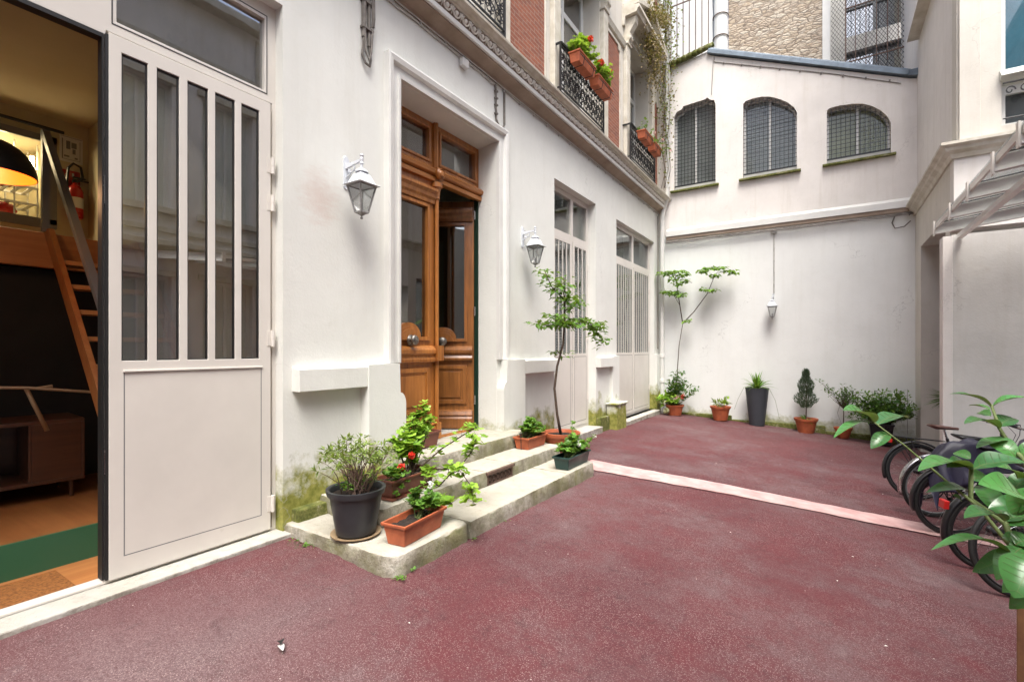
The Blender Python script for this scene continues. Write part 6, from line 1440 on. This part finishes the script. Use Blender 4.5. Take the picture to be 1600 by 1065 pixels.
# ================================================================== FOREGROUND PLANTER AND SHRUB
pb = thing('wooden_planter', 'slatted brown wooden planter cut by the lower right corner', 'planter', (.695, 2.82, -.31), (0, 0, R(-15)))
mb = MB()
for k in range(8):
    z = .02+k*.117
    for a in range(4):
        pass
    mb.box(.0, .58, -.02, .0, z, z+.112); mb.box(.0, .58, -.58, -.56, z, z+.112); mb.box(-.0, .02, -.56, -.02, z+.0, z+.112); mb.box(.56, .58, -.56, -.02, z, z+.112)
T(mb, 'slats', 'planter', pb, bevel=.004)
for x, y in ((-.012, -.03), (-.012, -.592), (.55, -.03), (.55, -.592)): mb = MB(); mb.box(x, x+.045, y, y+.045, 0, .965); T(mb, 'corner_post', 'planter', pb, bevel=.003)
mb = MB(); mb.box(.03, .55, -.55, -.03, .8, .88); T(mb, 'soil', 'soil', pb)
LEAVES=[
((0.126, 1.869, 1.273),(0.049, 1.795, 1.32),0.047,0.6),((0.121, 1.866, 1.273),(0.019, 1.74, 1.246),0.023,1.0),((0.136, 1.876, 1.265),(0.22, 1.978, 1.291),0.040,1.0),((0.164, 1.894, 1.239),(0.117, 1.84, 1.199),0.027,0.4),
((0.417, 1.998, 1.329),(0.32, 1.959, 1.372),0.026,1.0),((0.42, 2.0, 1.329),(0.488, 1.985, 1.365),0.030,0.8),((0.428, 2.065, 1.311),(0.386, 2.097, 1.323),0.024,1.1),((0.436, 2.094, 1.29),(0.411, 2.137, 1.295),0.020,0.4),
((0.422, 1.942, 1.271),(0.327, 1.821, 1.304),0.031,1.0),((0.426, 1.968, 1.272),(0.471, 2.021, 1.299),0.032,0.5),((0.467, 2.031, 1.206),(0.367, 1.906, 1.226),0.030,0.9),((0.506, 2.115, 1.172),(0.557, 2.148, 1.162),0.027,0.8),
((0.354, 1.898, 1.151),(0.217, 1.737, 1.179),0.044,0.9),((0.377, 2.032, 1.159),(0.343, 2.069, 1.171),0.024,0.6),((0.334, 1.765, 1.178),(0.431, 1.769, 1.214),0.049,0.9),((0.401, 1.63, 1.128),(0.303, 1.508, 1.201),0.057,0.5),
((0.364, 1.964, 1.07),(0.25, 1.83, 1.097),0.026,1.1),((0.364, 1.964, 1.109),(0.413, 1.996, 1.117),0.031,0.4),((0.404, 1.811, 1.039),(0.303, 1.686, 1.076),0.038,0.7),((0.405, 1.752, 0.967),(0.218, 1.536, 1.038),0.025,1.1),
((0.418, 1.701, 1.091),(0.38, 1.676, 1.144),0.032,0.3),((0.434, 1.83, 0.987),(0.4, 1.808, 0.995),0.023,0.5),((0.412, 1.757, 0.995),(0.45, 1.781, 1.012),0.034,0.6),((0.396, 1.567, 1.026),(0.351, 1.503, 0.953),0.059,0.2),
((0.429, 1.827, 0.963),(0.463, 1.849, 0.94),0.029,0.6),((0.42, 1.881, 1.021),(0.471, 1.914, 1.036),0.024,0.9),((0.41, 1.755, 0.97),(0.436, 1.772, 0.995),0.028,0.4),((0.342, 1.95, 1.044),(0.321, 1.936, 1.064),0.013,0.5)]
VN = MB()
BR=[[(0.85, 2.35, 0.60), (0.68, 2.02, 0.76), (0.482, 1.862, 0.87), (0.429, 1.827, 0.952), (0.373, 1.91, 1.042), (0.299, 1.922, 1.109), (0.205, 1.897, 1.203), (0.124, 1.868, 1.275)],
[(0.434, 1.83, 0.946), (0.42, 1.881, 1.015), (0.357, 1.923, 1.06), (0.359, 1.925, 1.149)],
[(0.482, 1.862, 0.87), (0.445, 1.778, 1.085), (0.471, 1.914, 1.184), (0.458, 1.989, 1.212), (0.428, 1.97, 1.268), (0.417, 1.998, 1.332)],
[(0.482, 1.862, 0.87), (0.4, 1.57, 1.026), (0.414, 1.639, 1.087), (0.401, 1.63, 1.128)]]
fg = thing('camellia_shrub', 'glossy broad-leaved shrub reaching in from the right edge in front of the bicycles', 'shrub', (.72, 1.99, .52))
mb = MB(); ml = MB(); ml.recalc = False
for b_ in BR: mb.tube(b_, [max(.0022, .009-.0011*i) for i in range(len(b_))], 7)
r2 = random.Random(71)
for p0, p1, wd, rl in LEAVES:
    toc = (Vector((0, 0, 1.5))-Vector(p0)).normalized(); up = Vector((0, 0, 1))*(.35+.65*rl)+toc*(1.15-rl)+rv(r2, .12)
    ml.blade(p0, p1, up, wd*1.55, curl=.08, cup=.10*(1+r2.random()), arch=.10, rib=VN)
EX = [((.36, 1.93, 1.15), (.30, 1.86, 1.17)), ((.43, 1.83, .95), (.34, 1.78, .90)), ((.50, 1.88, .86), (.42, 1.84, .80)), ((.445, 1.778, 1.085), (.36, 1.72, 1.10)), ((.44, 1.90, 1.10), (.50, 1.93, 1.16)), ((.42, 1.88, 1.01), (.49, 1.92, 1.04)), ((.47, 1.91, 1.18), (.55, 1.90, 1.15)),((.44, 1.80, 1.05), (.52, 1.80, 1.06)), ((.42, 1.75, .99), (.36, 1.68, .93)), ((.45, 1.78, 1.09), (.53, 1.83, 1.13)), ((.40, 1.70, 1.09), (.44, 1.68, 1.17)), ((.46, 1.95, 1.19), (.40, 1.99, 1.24)), ((.46, 1.95, 1.19), (.54, 1.96, 1.23)), ((.43, 1.83, .95), (.50, 1.86, .92)), ((.42, 1.90, 1.03), (.38, 1.98, 1.10)), ((.40, 1.60, 1.05), (.47, 1.60, 1.08)), ((.47, 1.86, .88), (.40, 1.80, .86)), ((.45, 1.90, 1.14), (.39, 1.84, 1.19))]
for p0, p1 in EX: ml.blade(p0, p1, (r2.gauss(0, .3), -.5, .9), .056, curl=.15, cup=.15, rib=VN)
for k in range(26):      # the unseen bulk of the shrub, right of the frame
    c = Vector((.72+r2.gauss(0, .10), 1.98+r2.gauss(0, .12), .95+r2.uniform(-.25, .5)))
    if c.x < .62: c.x = .62+r2.random()*.1
    d = rv(r2).normalized(); ml.blade(c, c+d*.09+Vector((.03, 0, 0)), (0, 0, 1), .045, nx=5)
mb.tube([(.90, 2.4, .5), (.76, 2.0, .9), (.74, 2.0, 1.4)], .01, 6)
mb.add(VN.v, VN.f); T(mb, 'branches_and_veins', 'stemg', fg, world=True, smooth=True); T(ml, 'leaves', 'l_big', fg, world=True, smooth=True)  # leaf midribs and side veins are joined into the branch mesh

# ================================================================== SMALL THINGS ON THE GROUND
mb = MB(); mb.recalc = False; mb.blade((-.05, 0, .004), (.03, 0, .012), (0, 0, 1), .03, curl=0, arch=.1, cup=.1); ft = thing('feather', 'small black and white feather lying on the red ground near the gate', 'feather', (-2.335, 1.436, gz(-2.335, 1.436)+.01), (0, 0, R(-20)))
T(mb, 'white_vane', 'f_white', ft); mb = MB(); mb.recalc = False; mb.blade((-.075, .006, .010), (-.01, 0, .026), (0, 0, 1), .036, curl=0); T(mb, 'black_tip', 'frame_d', ft)
r2 = random.Random(81)
SP = [(-1.0, 2.0), (-.2, 2.6), (-1.6, 3.4), (.3, 3.6), (-.8, 4.8), (.1, 5.0), (-1.4, 7.4), (-.6, 8.2), (-2.2, 8.6), (.2, 9.4), (-1.8, 9.8), (-1.0, 10.8), (-2.6, 10.2), (-.2, 11.4), (-1.3, 1.6), (-2.0, 1.9), (.5, 7.4), (-2.4, 11.4), (-.5, 2.1), (.2, 4.2)]
for i, (x, y) in enumerate(SP):
    x += r2.uniform(-.15, .15); y += r2.uniform(-.15, .15); mb = MB(); mb.recalc = False; a = r2.uniform(0, 6.28); mb.leaf((0, 0, 0), (math.cos(a), math.sin(a), .15), (0, 0, 1), r2.uniform(.010, .022), r2.uniform(.008, .014), .2, .1)
    o = mb.build('fallen_petal', 'f_white'); o.location = (x, y, gz(x, y)+.020); tag(o, 'tiny pale petal lying on the red ground', 'petal', 'fallen petals on the ground')
# weeds in the joints
ml = MB(); ml.recalc = False
for (x, y, n) in ((-2.40, 2.31, 26), (-2.43, 2.45, 14), (-2.40, 3.12, 10), (-3.3, 2.24, 30), (-3.45, 2.27, 24), (-2.40, 3.6, 6)):
    for _ in range(n): a = r2.uniform(0, 6.28); ml.leaf((x+r2.gauss(0, .03), y+r2.gauss(0, .025), gz(x, y)+.005), (math.cos(a), math.sin(a), .8), (0, 0, 1), r2.uniform(.015, .04), .012, .1, .3)
tag(ml.build('weeds', 'l_mid'), 'little green weeds in the joint at the foot of the steps', None, None, 'stuff')
ms = MB(); r2 = random.Random(83)
for _ in range(160): x = r2.uniform(-3.56, -3.3); y = 2.22+r2.gauss(0, .05)+(x+3.56)*.1; s_ = r2.uniform(.006, .02); ms.lathe([(s_*.6, 0), (s_, s_*.4), (s_*.4, s_*.8)], (x, y, -.005), 5)
tag(ms.build('moss_and_grit', 'bark', smooth=True), 'moss and grit gathered where the sill meets the lowest step', None, None, 'stuff')
